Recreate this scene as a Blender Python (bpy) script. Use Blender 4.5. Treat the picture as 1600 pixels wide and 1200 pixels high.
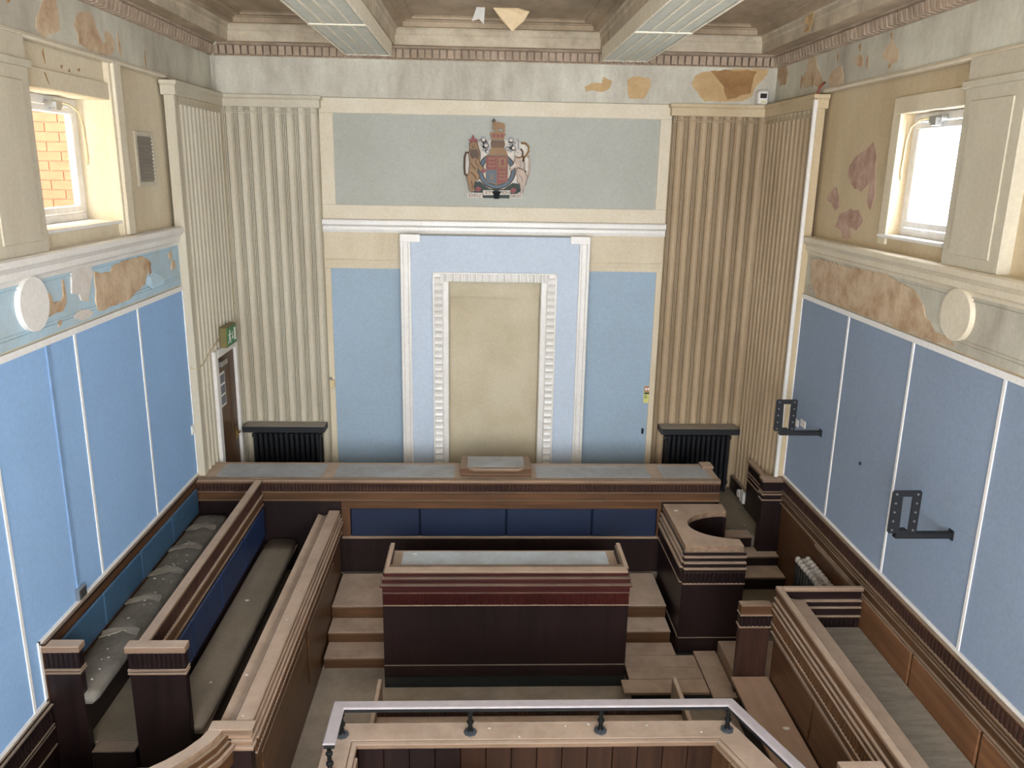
import bpy, math, random
from mathutils import Matrix, Vector
random.seed(7)
for o in list(bpy.data.objects):
    bpy.data.objects.remove(o)
sc = bpy.context.scene
COL = sc.collection

# ------------------------------------------------------------------ camera
cam_d = bpy.data.cameras.new('camera')
cam_d.sensor_fit = 'HORIZONTAL'; cam_d.sensor_width = 36.0
cam_d.lens = 1270.84 / 1600 * 36.0
cam_d.clip_start = .05; cam_d.clip_end = 200
cam = bpy.data.objects.new('camera', cam_d)
COL.objects.link(cam)
yaw, pitch, roll = [math.radians(a) for a in (2.32673885, 14.77962803, 1.04578445)]
_f = Vector((math.sin(yaw)*math.cos(pitch), math.cos(yaw)*math.cos(pitch), -math.sin(pitch)))
_r = Vector((math.cos(yaw), -math.sin(yaw), 0))
_u = _r.cross(_f)
_R = _r*math.cos(roll) + _u*math.sin(roll)
_U = -_r*math.sin(roll) + _u*math.cos(roll)
cam.matrix_world = Matrix(((_R.x, _U.x, -_f.x, -.2025), (_R.y, _U.y, -_f.y, 0), (_R.z, _U.z, -_f.z, 5.692), (0, 0, 0, 1)))
sc.camera = cam

# ------------------------------------------------------------------ light
SKY = 6.0
world = bpy.data.worlds.new('sky'); sc.world = world; world.use_nodes = True
nt = world.node_tree
nt.nodes['Background'].inputs[0].default_value = (.94, .975, 1.03, 1)
nt.nodes['Background'].inputs[1].default_value = SKY
sc.view_settings.view_transform = 'Standard'
sc.view_settings.look = 'None'
sc.view_settings.gamma = 1
sc.view_settings.use_curve_mapping = False
sc.view_settings.exposure = 1.9

def portal(name, loc, rot, sx, sy):
    d = bpy.data.lights.new(name, 'AREA'); d.shape = 'RECTANGLE'; d.size = sx; d.size_y = sy
    d.cycles.is_portal = True
    o = bpy.data.objects.new(name, d); o.location = loc; o.rotation_euler = rot
    COL.objects.link(o)
def windowlight(name, loc, rot, sx, sy, w, col):
    d = bpy.data.lights.new(name, 'AREA'); d.shape = 'RECTANGLE'; d.size = sx; d.size_y = sy
    d.energy = w; d.color = col
    o = bpy.data.objects.new(name, d); o.location = loc; o.rotation_euler = rot
    COL.objects.link(o)
H90 = math.pi/2
BAYS = [7.91, 5.16, 2.41, -.34]
for i, y in enumerate(BAYS):
    portal('daylight_portal', (-4.33, y, 5.7), (0, -H90, 0), 1.25, 1.45)
    portal('daylight_portal', (4.13, y-.2, 5.7), (0, H90, 0), 1.25, 1.45)
portal('daylight_portal', (0, -3.1, 4.6), (H90, 0, 0), 6.0, 4.4)

# ------------------------------------------------------------------ materials
def rgb(h):   # srgb hex -> linear
    v = [int(h[i:i+2], 16)/255 for i in (0, 2, 4)]
    return tuple((c/12.92 if c <= .04045 else ((c+.055)/1.055)**2.4) for c in v) + (1,)
MATS = {}
def newmat(name):
    m = bpy.data.materials.new(name); m.use_nodes = True
    n = m.node_tree.nodes; l = m.node_tree.links
    b = n['Principled BSDF']
    MATS[name] = m
    return m, n, l, b
def N(n, t, **kw):
    x = n.new(t)
    for k, v in kw.items():
        if k.startswith('i_'):
            x.inputs[k[2:]].default_value = v
        else:
            setattr(x, k, v)
    return x
def noise(n, l, scale, detail=3, rough=.6, vec=(1, 1, 1), seed=0.0):
    tc = n.new('ShaderNodeNewGeometry')
    mp = n.new('ShaderNodeMapping'); mp.inputs['Scale'].default_value = vec; mp.inputs['Location'].default_value = (seed, seed*.7, seed*1.3)
    l.new(tc.outputs['Position'], mp.inputs['Vector'])
    t = n.new('ShaderNodeTexNoise'); t.inputs['Scale'].default_value = scale
    t.inputs['Detail'].default_value = detail; t.inputs['Roughness'].default_value = rough
    l.new(mp.outputs['Vector'], t.inputs['Vector'])
    return t.outputs['Fac']
def ramp(n, l, fac, stops):
    r = n.new('ShaderNodeValToRGB')
    e = r.color_ramp.elements
    while len(e) < len(stops): e.new(.5)
    for i, (p, c) in enumerate(stops):
        e[i].position = p; e[i].color = c
    l.new(fac, r.inputs['Fac'])
    return r.outputs['Color']
def mix(n, l, fac, a, b, typ='MIX'):
    m = n.new('ShaderNodeMix'); m.data_type = 'RGBA'; m.blend_type = typ
    for sock, v in ((m.inputs[0], fac), (m.inputs[6], a), (m.inputs[7], b)):
        if hasattr(v, 'default_value') or hasattr(v, 'is_linked'): l.new(v, sock)
        else: sock.default_value = v
    return m.outputs[2]
W1 = (1, 1, 1, 1); K0 = (0, 0, 0, 1)

def paint(name, hexc, stain, rough=.6, amt=.5, scale=2.2, vec=(1, 1, 1), bump=.15, fine=True):
    m, n, l, b = newmat(name)
    f = noise(n, l, scale, 6, .65, vec, random.random()*9)
    r = ramp(n, l, f, [(.38, K0), (.72, (amt, amt, amt, 1))])
    c = mix(n, l, r, rgb(hexc), rgb(stain))
    if fine:
        f2 = noise(n, l, 28, 3, .7)
        r2 = ramp(n, l, f2, [(.25, (.86, .86, .86, 1)), (.7, W1)])
        c = mix(n, l, 1.0, c, r2, 'MULTIPLY')
    l.new(c, b.inputs['Base Color'])
    b.inputs['Roughness'].default_value = rough
    if bump:
        bp = n.new('ShaderNodeBump'); bp.inputs['Strength'].default_value = bump; bp.inputs['Distance'].default_value = .01
        l.new(noise(n, l, 14, 5, .7), bp.inputs['Height']); l.new(bp.outputs[0], b.inputs['Normal'])
    return m
def wood(name, dark, light, axis, rough=.38, dust='a08d79', dustamt=.85, scale=1.0):
    """grain along one axis; dust lies on upward faces"""
    m, n, l, b = newmat(name)
    vec = [16*scale]*3; vec[axis] = .7*scale
    f = noise(n, l, 1.0, 6, .65, vec, random.random()*9)
    c = ramp(n, l, f, [(.3, rgb(dark)), (.72, rgb(light))])
    f3 = noise(n, l, .9, 3, .5)
    r3 = ramp(n, l, f3, [(.3, (.7, .7, .7, 1)), (.7, (1.15, 1.15, 1.15, 1))])
    c = mix(n, l, 1.0, c, r3, 'MULTIPLY')
    g = n.new('ShaderNodeNewGeometry'); s = n.new('ShaderNodeSeparateXYZ'); l.new(g.outputs['Normal'], s.inputs[0])
    up = n.new('ShaderNodeMapRange'); up.inputs[1].default_value = .45; up.inputs[2].default_value = .95
    l.new(s.outputs['Z'], up.inputs[0])
    fd = noise(n, l, 3.0, 6, .7)
    rd = ramp(n, l, fd, [(.3, (.55, .55, .55, 1)), (.62, W1)])
    mu = n.new('ShaderNodeMath'); mu.operation = 'MULTIPLY'; l.new(up.outputs[0], mu.inputs[0]); l.new(rd, mu.inputs[1])
    mu2 = n.new('ShaderNodeMath'); mu2.operation = 'MULTIPLY'; l.new(mu.outputs[0], mu2.inputs[0]); mu2.inputs[1].default_value = dustamt
    c = mix(n, l, mu2.outputs[0], c, rgb(dust))
    l.new(c, b.inputs['Base Color'])
    rr = n.new('ShaderNodeMapRange'); rr.inputs[3].default_value = rough; rr.inputs[4].default_value = .85
    l.new(mu2.outputs[0], rr.inputs[0]); l.new(rr.outputs[0], b.inputs['Roughness'])
    b.inputs['Specular IOR Level'].default_value = .35
    return m
def plain(name, hexc, rough=.5, metal=0.0, spec=.5):
    m, n, l, b = newmat(name)
    f = noise(n, l, 9, 4, .6)
    r = ramp(n, l, f, [(.25, (.82, .82, .82, 1)), (.7, W1)])
    l.new(mix(n, l, 1.0, rgb(hexc), r, 'MULTIPLY'), b.inputs['Base Color'])
    b.inputs['Roughness'].default_value = rough; b.inputs['Metallic'].default_value = metal
    b.inputs['Specular IOR Level'].default_value = spec
    return m

paint('cream', 'd9cdb2', 'b09668', amt=.45, scale=1.3, vec=(1, 1, .35))
paint('cream_grey', 'cbc3ae', '9f9075', amt=.4, scale=1.6, vec=(1, 1, .3))
paint('cream_light', 'ddd3bd', 'c2b18c', amt=.4)
paint('niche_wall', 'c9bea2', 'a3946f', amt=.5, scale=1.5)
paint('frieze_blue', 'd3d0bf', '9a9080', amt=.95, scale=1.1, vec=(1.3, 1.3, .5))
paint('frieze_pale_blue', 'b4d0df', 'a8a9a0', amt=.5, scale=2.6)
paint('back_blue', 'c0cddc', 'b4bfc9', amt=.5, scale=.8)
paint('side_blue', '9db2c3', '92a3af', amt=.5, scale=.8)
paint('field_grey', 'b0b2a8', 'a3a294', amt=.6, scale=.9)
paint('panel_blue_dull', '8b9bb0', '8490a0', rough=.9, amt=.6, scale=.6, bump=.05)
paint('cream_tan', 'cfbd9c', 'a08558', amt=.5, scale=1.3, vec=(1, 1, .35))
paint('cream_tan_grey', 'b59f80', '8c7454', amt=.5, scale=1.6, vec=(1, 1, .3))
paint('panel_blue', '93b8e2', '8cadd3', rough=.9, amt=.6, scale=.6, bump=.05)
paint('white_gloss', 'e9e6e0', 'cfc8ba', rough=.35, amt=.4)
paint('white_strip', 'f0eeea', 'd8d2c6', rough=.45, amt=.3)
paint('plaster_bare', 'd2bc9e', 'a07c58', rough=.9, amt=.9, scale=4, bump=.5)
paint('plaster_brown', 'a98255', '7d5b38', rough=.9, amt=.8, scale=4, bump=.4)
paint('plaster_yellow', 'c9ab7e', 'ab8a5c', rough=.9, amt=.6, scale=4, bump=.4)
paint('plaster_pink', 'c2a593', '936b5b', rough=.9, amt=.95, scale=6, bump=.4)
paint('plaster_pale', 'd9d3cb', 'c7b7a4', rough=.9, amt=.7, scale=5, bump=.4)
paint('ceiling_dirt', 'bba78d', '7a6a55', rough=.9, amt=.9, scale=1.2, vec=(1, .5, 1))
paint('coffer_cream', 'cfc2aa', '948570', rough=.85, amt=.8, scale=2.5)
paint('cornice_dirt', 'b5a18c', '87745f', rough=.85, amt=.8, scale=4)
paint('floor_lino', 'ada090', '887d6f', rough=.75, amt=.8, scale=2.5)
paint('platform_lino', '8f8370', '6d6353', rough=.7, amt=.8, scale=2.0)
paint('grey_seat', '948c7f', '6e675c', rough=.8, amt=.8, scale=3, vec=(1, 5, 1))
paint('blue_leather_faded', '3e607c', '2b4863', rough=.5, amt=.8, scale=1.5, bump=.3)
paint('navy_leather', '16243e', '101a30', rough=.42, amt=.7, scale=1.5, bump=.3)
paint('blue_leather', '1b3156', '142342', rough=.42, amt=.7, scale=1.5, bump=.3)
paint('cushion_tan', '94897a', '786e61', rough=.7, amt=.8, scale=1.2)
paint('cushion_grey', 'a19a8d', '857d71', rough=.8, amt=.8, scale=4, bump=.4)
paint('cushion_dusty', '857f74', '5d574d', rough=.85, amt=.9, scale=4, bump=.6)
paint('bench_inlay', 'aeb2b5', '949290', rough=.7, amt=.9, scale=2.5)
paint('desk_inlay', 'c6d2da', 'aaabad', rough=.7, amt=.9, scale=2.5)
paint('brick_red', 'a8684c', '8f5238', rough=.9, amt=.7, scale=6)
paint('sky_blocker_beige', 'cdbb98', 'b09a74', rough=.95)  # beige of the added outside wall, tinting light bounced into left reveals
paint('mortar', 'cbb8a0', 'b8a288', rough=.95)
for ax, a in (('x', 0), ('y', 1), ('z', 2)):
    wood('mahogany_'+ax, '170e0e', '291a18', a)
    wood('mahogany_red_'+ax, '2a100e', '4a1f1a', a, dustamt=.7)
    wood('umber_'+ax, '2c1c17', '4a3127', a)
    wood('cedar_'+ax, '241610', '3f281b', a)
    wood('walnut_'+ax, '46301f', '6b4a30', a)
    wood('dusty_oak_'+ax, '6e5947', '9c8068', a, rough=.6, dust='bca794', dustamt=.9)
    wood('worn_'+ax, '7a5c48', 'b08b70', a, rough=.6, dust='b9a18e', dustamt=.6, scale=.5)
    wood('tread_'+ax, '5d4737', '866a52', a, rough=.6, dust='cdb9a5', dustamt=.92)
    wood('teak_'+ax, '684630', '8c6342', a, rough=.4)
plain('black_metal', '15161a', .5); plain('radiator_black', '0d0f13', .45)
plain('radiator_dusty', '9c958b', .8); plain('radiator_grey', 'b3ada5', .7)
plain('kick_black', '1a1f1e', .7); plain('rail_grey', 'b0a8aa', .5, .0)
plain('baluster_iron', '1d2022', .4, .6); plain('baluster_foot', '555c62', .45, .5)
plain('steel', 'b9b9b6', .3, .9); plain('brass', 'b08d4a', .35, .9)
plain('gold_paint', '8a6432', .5, .0); plain('gold_dark', '4c3319', .55)
plain('crest_red', '7d2019', .5); plain('crest_blue', '3e5360', .5); plain('crest_green', '22302a', .6)
plain('crest_white', 'cdc3b6', .6); plain('crest_pink', 'bda897', .6); plain('crest_grey', '8c8f92', .6)
plain('boss_dark', '26282c', .9, 0, .1); plain('crest_back', 'dcd5c8', .7); plain('letter_brown', '5a3d2a', .6)
plain('sign_green', '0f7a45', .4); plain('sign_white', 'f2f5f0', .4); plain('sign_body', '7a7040', .5)
plain('sign_red', 'a8321f', .4); plain('sign_yellow', 'd8d27a', .5); plain('lamp_white', 'f1e8d2', .5)
plain('louvre', 'a9a798', .5, .0); plain('plastic_white', 'ece9e2', .4); plain('plastic_grey', '8f8c86', .5)
plain('screen_dark', '1c1c1c', .3); plain('slat_grey', '8d8070', .5); plain('void_black', '050505', .9)
plain('paper_white', 'e6e4de', .8); plain('photo_grey', '767a80', .7); plain('upvc', 'eceae6', .35)
plain('trunk_blue', '7d9cc0', .8); plain('flake', 'e9e6df', .8); plain('cable_cream', 'd8c69a', .5); plain('cable_red', '7d3a28', .6)
plain('tube_white', 'f1f0ec', .3); plain('paper_peel', 'e8cfa6', .8); plain('paper_back', 'dcd8d0', .8)
m, n, l, b = newmat('glass'); n.remove(b)
_t = n.new('ShaderNodeBsdfTransparent'); _g = n.new('ShaderNodeBsdfGlossy'); _g.inputs['Roughness'].default_value = .02
_x = n.new('ShaderNodeMixShader'); _x.inputs[0].default_value = .06
l.new(_t.outputs[0], _x.inputs[1]); l.new(_g.outputs[0], _x.inputs[2]); l.new(_x.outputs[0], n['Material Output'].inputs['Surface'])

# ------------------------------------------------------------------ mesh helpers
class G:
    def __init__(s, T=None): s.v = []; s.f = []; s.T = T
    def add(s, vs, fs):
        k = len(s.v)
        s.v += [tuple(s.T(*p)) if s.T else tuple(p) for p in vs]
        s.f += [tuple(i+k for i in q) for q in fs]
        return s
    def box(s, x0, x1, y0, y1, z0, z1):
        x0, x1 = min(x0, x1), max(x0, x1); y0, y1 = min(y0, y1), max(y0, y1); z0, z1 = min(z0, z1), max(z0, z1)
        return s.add([(x0,y0,z0),(x1,y0,z0),(x1,y1,z0),(x0,y1,z0),(x0,y0,z1),(x1,y0,z1),(x1,y1,z1),(x0,y1,z1)],
                     [(0,3,2,1),(4,5,6,7),(0,1,5,4),(1,2,6,5),(2,3,7,6),(3,0,4,7)])
    def loft(s, rings, closed=True, caps=True):
        n = len(rings[0]); vs = [p for r in rings for p in r]; fs = []
        for i in range(len(rings)-1):
            for j in range(n if closed else n-1):
                a, b_ = i*n+j, i*n+(j+1) % n
                fs.append((a, b_, b_+n, a+n))
        if caps and closed:
            fs.append(tuple(range(n))[::-1]); k = (len(rings)-1)*n
            fs.append(tuple(range(k, k+n)))
        return s.add(vs, fs)
    def sweep(s, path, prof, closed=False):
        """profile (offset to the left of travel, z) along an xy path, mitred"""
        rings = []; m_ = len(path)
        for i, p in enumerate(path):
            p = Vector(p)
            d0 = (p-Vector(path[i-1])).normalized() if (i > 0 or closed) else None
            d1 = (Vector(path[(i+1) % m_])-p).normalized() if (i < m_-1 or closed) else None
            if d0 is None: d0 = d1
            if d1 is None: d1 = d0
            n0 = Vector((-d0.y, d0.x)); n1 = Vector((-d1.y, d1.x))
            nn = (n0+n1).normalized(); k = 1/max(.3, nn.dot(n0))
            rings.append([(p.x+nn.x*k*v, p.y+nn.y*k*v, z) for v, z in prof])
        if closed: rings.append(rings[0])
        return s.loft(rings, True, not closed)
    def cyl(s, a, b_, r, n=10, r2=None):
        a = Vector(a); b_ = Vector(b_); d = (b_-a).normalized()
        e = d.orthogonal().normalized(); g = d.cross(e); r2 = r if r2 is None else r2
        R = [[tuple(c+(e*math.cos(t)+g*math.sin(t))*q) for t in [2*math.pi*i/n for i in range(n)]] for c, q in ((a, r), (b_, r2))]
        return s.loft(R)
    def lathe(s, c, prof, n=12):
        return s.loft([[(c[0]+r*math.cos(2*math.pi*i/n), c[1]+r*math.sin(2*math.pi*i/n), c[2]+z) for i in range(n)] for r, z in prof])
    def tube(s, pts, r, n=8):
        pts = [Vector(p) for p in pts]; rings = []; e = None
        for i, p in enumerate(pts):
            d = (pts[min(i+1, len(pts)-1)]-pts[max(i-1, 0)]).normalized()
            e = d.orthogonal().normalized() if e is None else (e-d*e.dot(d)).normalized()
            g = d.cross(e)
            rings.append([tuple(p+(e*math.cos(2*math.pi*k/n)+g*math.sin(2*math.pi*k/n))*r) for k in range(n)])
        return s.loft(rings)
    def slab(s, poly, fn, t0, t1):
        """polygon (a,b) extruded from depth t0 to t1; fn(a,b,t)->xyz"""
        n = len(poly)
        return s.add([fn(a, b, t0) for a, b in poly]+[fn(a, b, t1) for a, b in poly],
                     [tuple(range(n))[::-1], tuple(range(n, 2*n))]+[(i, (i+1) % n, (i+1) % n+n, i+n) for i in range(n)])
    def reeds(s, u0, u1, v0, d, z0, z1, pitch):
        n = max(1, round((u1-u0)/pitch)); p = (u1-u0)/n
        for i in range(n):
            u = u0+i*p
            pr = [(u+.06*p, v0-.004), (u+.06*p, v0), (u+.2*p, v0+d*.75), (u+.5*p, v0+d), (u+.8*p, v0+d*.75), (u+.94*p, v0), (u+.94*p, v0-.004)]
            s.loft([[(a, b_, z0) for a, b_ in pr], [(a, b_, z1) for a, b_ in pr]])
        return s

ORG = {}
def fix(me):
    import bmesh
    bm = bmesh.new(); bm.from_mesh(me); bmesh.ops.recalc_face_normals(bm, faces=bm.faces); bm.to_mesh(me); bm.free()
def mesh_of(g, name, mat, org=(0, 0, 0), smooth=False):
    me = bpy.data.meshes.new(name)
    me.from_pydata([(x-org[0], y-org[1], z-org[2]) for x, y, z in g.v], [], g.f)
    me.materials.append(MATS[mat]); fix(me)
    if smooth:
        for p in me.polygons: p.use_smooth = True
    return me
def root(name, label, cat, loc, group=None):
    o = bpy.data.objects.new(name, None); o.location = loc; o.empty_display_size = .2
    COL.objects.link(o); ORG[o.name] = Vector(loc)
    o['label'] = label; o['category'] = cat
    if group: o['group'] = group
    return o
def part(name, g, mat, parent, label=None, bevel=0, smooth=False, kind=None):
    org = ORG[parent.name]
    o = bpy.data.objects.new(name, mesh_of(g, name, mat, org, smooth)); COL.objects.link(o)
    o.parent = parent; ORG[o.name] = org
    if label: o['label'] = label
    if kind: o['kind'] = kind
    if bevel: bev(o, bevel)
    return o
def bev(o, w, seg=1):
    b_ = o.modifiers.new('bevel', 'BEVEL'); b_.width = w; b_.segments = seg; b_.limit_method = 'ANGLE'
def single(name, g, mat, label=None, cat=None, group=None, kind=None, bevel=0, smooth=False):
    xs, ys, zs = zip(*g.v)
    org = ((min(xs)+max(xs))/2, (min(ys)+max(ys))/2, min(zs))
    o = bpy.data.objects.new(name, mesh_of(g, name, mat, org, smooth)); o.location = org
    COL.objects.link(o); ORG[o.name] = Vector(org)
    if label: o['label'] = label
    if cat: o['category'] = cat
    if group: o['group'] = group
    if kind: o['kind'] = kind
    if bevel: bev(o, bevel)
    return o
def struct(name, g, mat, label=None, bevel=0):
    return single(name, g, mat, label, None, None, 'structure', bevel)
def copies(name, me, parent, spots, rot=(0, 0, 0)):
    for p in spots:
        o = bpy.data.objects.new(name, me); COL.objects.link(o); o.parent = parent
        o.location = Vector(p)-ORG[parent.name]; o.rotation_euler = rot; ORG[o.name] = ORG[parent.name]
def ragged(poly, amp=.012, step=.06):
    out = []
    for i, a in enumerate(poly):
        b_ = poly[(i+1) % len(poly)]
        L = math.hypot(b_[0]-a[0], b_[1]-a[1]); k = max(1, int(L/step))
        for j in range(k):
            t = j/k
            out.append((a[0]+(b_[0]-a[0])*t+random.uniform(-amp, amp), a[1]+(b_[1]-a[1])*t+random.uniform(-amp, amp)))
    return out
# local frames: T maps (u along, v outward, z)
def TX(y0): return lambda u, v, z: (u, y0-v, z)      # face looking to -y
def TXp(y0): return lambda u, v, z: (u, y0+v, z)     # face looking to +y
def TYp(x0): return lambda u, v, z: (x0+v, u, z)     # face looking to +x
def TYm(x0): return lambda u, v, z: (x0-v, u, z)     # face looking to -x
def layers(par, T, u0, u1, spec):
    """spec: (name, z0, z1, v0, v1, mat[, reed pitch])"""
    out = []
    for s in spec:
        g = G(T)
        if len(s) > 6:
            g.box(u0, u1, s[3], s[4]-.012, s[1], s[2]); g.reeds(u0, u1, s[4]-.013, .013, s[1], s[2], s[6])
            out.append(part(s[0], g, s[5], par, kind=None))
        else:
            g.box(u0, u1, s[3], s[4], s[1], s[2]); out.append(part(s[0], g, s[5], par, bevel=.004))
    return out

# ================================================================== THE ROOM
HW = 3.85; YB = 11.85; YR = -3.0
fl = struct('floor', G().box(-HW-.4, HW+.4, YR, YB+.3, -.12, 0), 'floor_lino', 'dusty brown linoleum floor of the courtroom well')

# ---- side walls -----------------------------------------------------------
def side_wall(sgn, name, yfar, xframe, label):
    """sgn -1 left, +1 right; yfar far edge of the window opening"""
    S = lambda a, b_: (sgn*a, sgn*b_)
    g = G()
    xo = xframe+.085
    g.box(*S(HW, xo), YR, YB, -.12, 4.96)                       # lower wall
    g.box(*S(HW, xo), YR, YB+.1, 6.645, 7.7)                    # frieze wall
    wz0, wz1 = 5.12, 6.28
    prev = YB
    for y in BAYS:                                              # wall between openings
        y1 = y+(yfar-BAYS[0]); y0 = y-.75
        g.box(*S(3.905, xo), y1, prev, 4.96, 6.645)
        g.box(*S(3.905, xo), y0, y1, 4.96, wz0); g.box(*S(3.905, xo), y0, y1, wz1, 6.645)
        prev = y0
    g.box(*S(3.905, xo), YR, prev, 4.96, 6.645)
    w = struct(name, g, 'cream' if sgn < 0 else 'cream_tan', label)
    # piers and their panels
    for y in BAYS:
        part('pier', G().box(*S(3.80, 3.92), y-1.72, y-.92, 4.96, 6.645), 'cream_grey', w, bevel=.008)
        part('pier_panel', G().box(*S(3.785, 3.80), y-1.60, y-1.04, 5.06, 6.30), 'cream_grey', w, bevel=.006)
        part('pier_band', G().box(*S(3.77, 3.80), y-1.74, y-.90, 6.40, 6.46), 'cream_grey', w, bevel=.006)
        part('window_head', G().box(*S(3.87, 3.91), y-.92, y+(yfar-BAYS[0])+.12, 6.28, 6.44), 'cream', w, bevel=.006)
        if sgn > 0: part('architrave', G().box(*S(3.88, 3.91), y+(yfar-BAYS[0]), y+(yfar-BAYS[0])+.16, 5.02, 6.44), 'cream', w, bevel=.006)
    # frieze faces (thin painted plaster coats)
    part('upper_frieze', G().box(*S(HW-.012, HW), YR, 11.75, 6.66, 7.10), 'frieze_blue', w)
    part('frieze_bead', G(lambda x, y, z: (sgn*x, y, z)).sweep([(HW-.01, YR), (HW-.01, 10.0)], [(-.02, 6.625), (.03, 6.63), (.035, 6.65), (.02, 6.675), (-.02, 6.675)]), 'cream_light', w)
    part('lower_frieze', G().box(*S(HW-.012, HW), YR, 10.0, 4.27, 4.80), 'frieze_pale_blue' if sgn < 0 else 'frieze_blue', w)
    # raised moulded margin lines on the lower frieze
    for z in (4.335, 4.365, 4.705, 4.735):
        part('frieze_moulding', G().box(*S(HW-.022, HW-.01), YR, 9.93, z, z+.012), 'frieze_pale_blue' if sgn < 0 else 'frieze_blue', w)
    # ledge
    prof = [(-.05, 4.74), (.015, 4.74), (.03, 4.78), (.05, 4.80), (.05, 4.85), (.085, 4.89), (.10, 4.90), (.10, 4.95), (.08, 4.965), (-.08, 4.965)]
    part('ledge', G(lambda x, y, z: (sgn*x, y, z)).sweep([(HW, YR), (HW, 10.0)], prof), 'white_gloss' if sgn < 0 else 'cream_light', w)
    return w
wl = side_wall(-1, 'wall_left', 8.62, 4.22, 'left courtroom wall with pale blue frieze and blue boards')
wr = side_wall(1, 'wall_right', 8.20, 4.02, 'right courtroom wall with grey blue frieze and blue boards')
part('pilaster', G().box(-3.85, -3.95, 8.595, 8.84, 4.96, 6.645), 'cream', wl, bevel=.006)
part('pilaster_face', G().box(-3.82, -3.86, 8.64, 8.80, 4.97, 6.64), 'cream_light', wl, bevel=.006)

# blue boards and white cover strips
for w, sg in ((wl, -1), (wr, 1)):
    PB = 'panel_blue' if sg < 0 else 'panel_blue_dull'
    ys = [10.0, 8.65, 7.27, 5.90, 4.52, 3.15, 1.77, .40]
    for a, b_ in zip(ys[:-1], ys[1:]):
        z0 = 1.845
        if sg < 0 and b_ < 6.0:
            z0 = 1.845 if b_ > 5.95 else 1.30
        if sg < 0 and a == 7.27:
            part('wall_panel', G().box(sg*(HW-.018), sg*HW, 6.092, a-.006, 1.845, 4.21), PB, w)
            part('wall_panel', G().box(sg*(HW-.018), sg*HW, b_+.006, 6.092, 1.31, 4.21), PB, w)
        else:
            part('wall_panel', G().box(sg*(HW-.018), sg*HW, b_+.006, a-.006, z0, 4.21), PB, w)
        part('cover_strip', G().box(sg*(HW-.028), sg*(HW-.004), b_-.016, b_+.016, z0, 4.215), 'white_strip', w)
    part('cover_strip', G().box(sg*(HW-.03), sg*(HW-.004), .4, 10.0, 4.20, 4.255), 'white_strip', w)
    part('cover_strip', G().box(sg*(HW-.03), sg*(HW-.004), 9.975, 9.998, 1.83, 4.20), 'white_strip', w)
part('cover_strip', G().box(HW-.032, HW-.004, .4, 9.99, 1.822, 1.852), 'white_strip', wr)
part('cover_strip', G().box(-HW+.004, -HW+.032, 6.07, 9.99, 1.822, 1.852), 'white_strip', wl)
part('cover_strip', G().box(-HW+.004, -HW+.032, 6.06, 6.09, 1.29, 1.852), 'white_strip', wl)
part('cover_strip', G().box(-HW+.004, -HW+.032, .4, 6.09, 1.285, 1.315), 'white_strip', wl)

# bare patches where paint has come away
LU = [[(7.51,7.02),(7.67,7.05),(7.67,6.92),(7.68,6.78),(7.61,6.75),(7.51,6.73),(7.4,6.68),(7.31,6.7),(7.29,6.74),(7.29,6.8),(7.37,6.89),(7.43,6.96)],[(8.02,6.98),(8.28,7.04),(8.35,6.99),(8.37,6.91),(8.46,6.83),(8.51,6.78),(8.56,6.81),(8.53,6.87),(8.61,6.92),(8.71,6.91),(8.75,6.85),(8.75,6.78),(8.66,6.7),(8.36,6.68),(8.12,6.7),(7.99,6.72),(8.0,6.81),(7.93,6.85),(7.96,6.89)],[(8.83,6.93),(8.87,6.91),(8.91,6.8),(8.89,6.72),(8.83,6.74),(8.83,6.83)]]
LL = [[(7.79,4.69),(8.11,4.65),(8.22,4.72),(8.5,4.72),(8.9,4.72),(9.08,4.66),(9.08,4.58),(8.95,4.48),(8.91,4.42),(8.77,4.4),(8.55,4.33),(8.12,4.31),(7.78,4.32),(7.76,4.43),(7.78,4.52)],[(6.86,4.66),(6.97,4.61),(6.99,4.52),(7.11,4.52),(7.17,4.56),(7.19,4.7),(7.21,4.66),(7.2,4.48),(7.12,4.44),(7.02,4.44),(6.92,4.43),(6.88,4.45),(6.86,4.54)],[(7.02,4.36),(7.07,4.36),(7.1,4.33),(7.04,4.31)],[(9.73,4.57),(9.83,4.58),(9.83,4.49),(9.71,4.49)],[(9.67,4.69),(9.75,4.7),(9.74,4.59),(9.67,4.62)]]
LP = [[(7.36,4.74),(7.46,4.78),(7.72,4.75),(7.76,4.68),(7.67,4.56),(7.6,4.44),(7.49,4.46),(7.45,4.52),(7.33,4.55),(7.33,4.62)],[(7.32,4.37),(7.44,4.4),(7.59,4.38),(7.68,4.33),(7.61,4.3),(7.45,4.3),(7.33,4.33)]]
RU = [[(11.7,7.08),(11.6,7.09),(11.42,7.09),(11.31,6.98),(11.35,6.86),(11.57,6.85),(11.7,6.97)],[(10.63,7.09),(10.51,7.09),(10.39,7.06),(10.34,6.94),(10.24,6.89),(10.08,6.73),(10.12,6.69),(10.38,6.75),(10.73,6.75),(10.78,6.86),(10.66,6.97)],[(9.92,6.8),(9.81,6.88),(9.62,6.88),(9.54,6.77),(9.54,6.68),(9.87,6.69),(9.94,6.75)],[(9.28,6.92),(9.19,6.95),(9.09,6.9),(9.06,6.83),(9.15,6.82),(9.27,6.87)],[(8.66,6.9),(8.55,6.96),(8.5,7.0),(8.39,6.94),(8.31,6.86),(8.32,6.77),(8.44,6.76),(8.55,6.8),(8.67,6.85)]]
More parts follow.
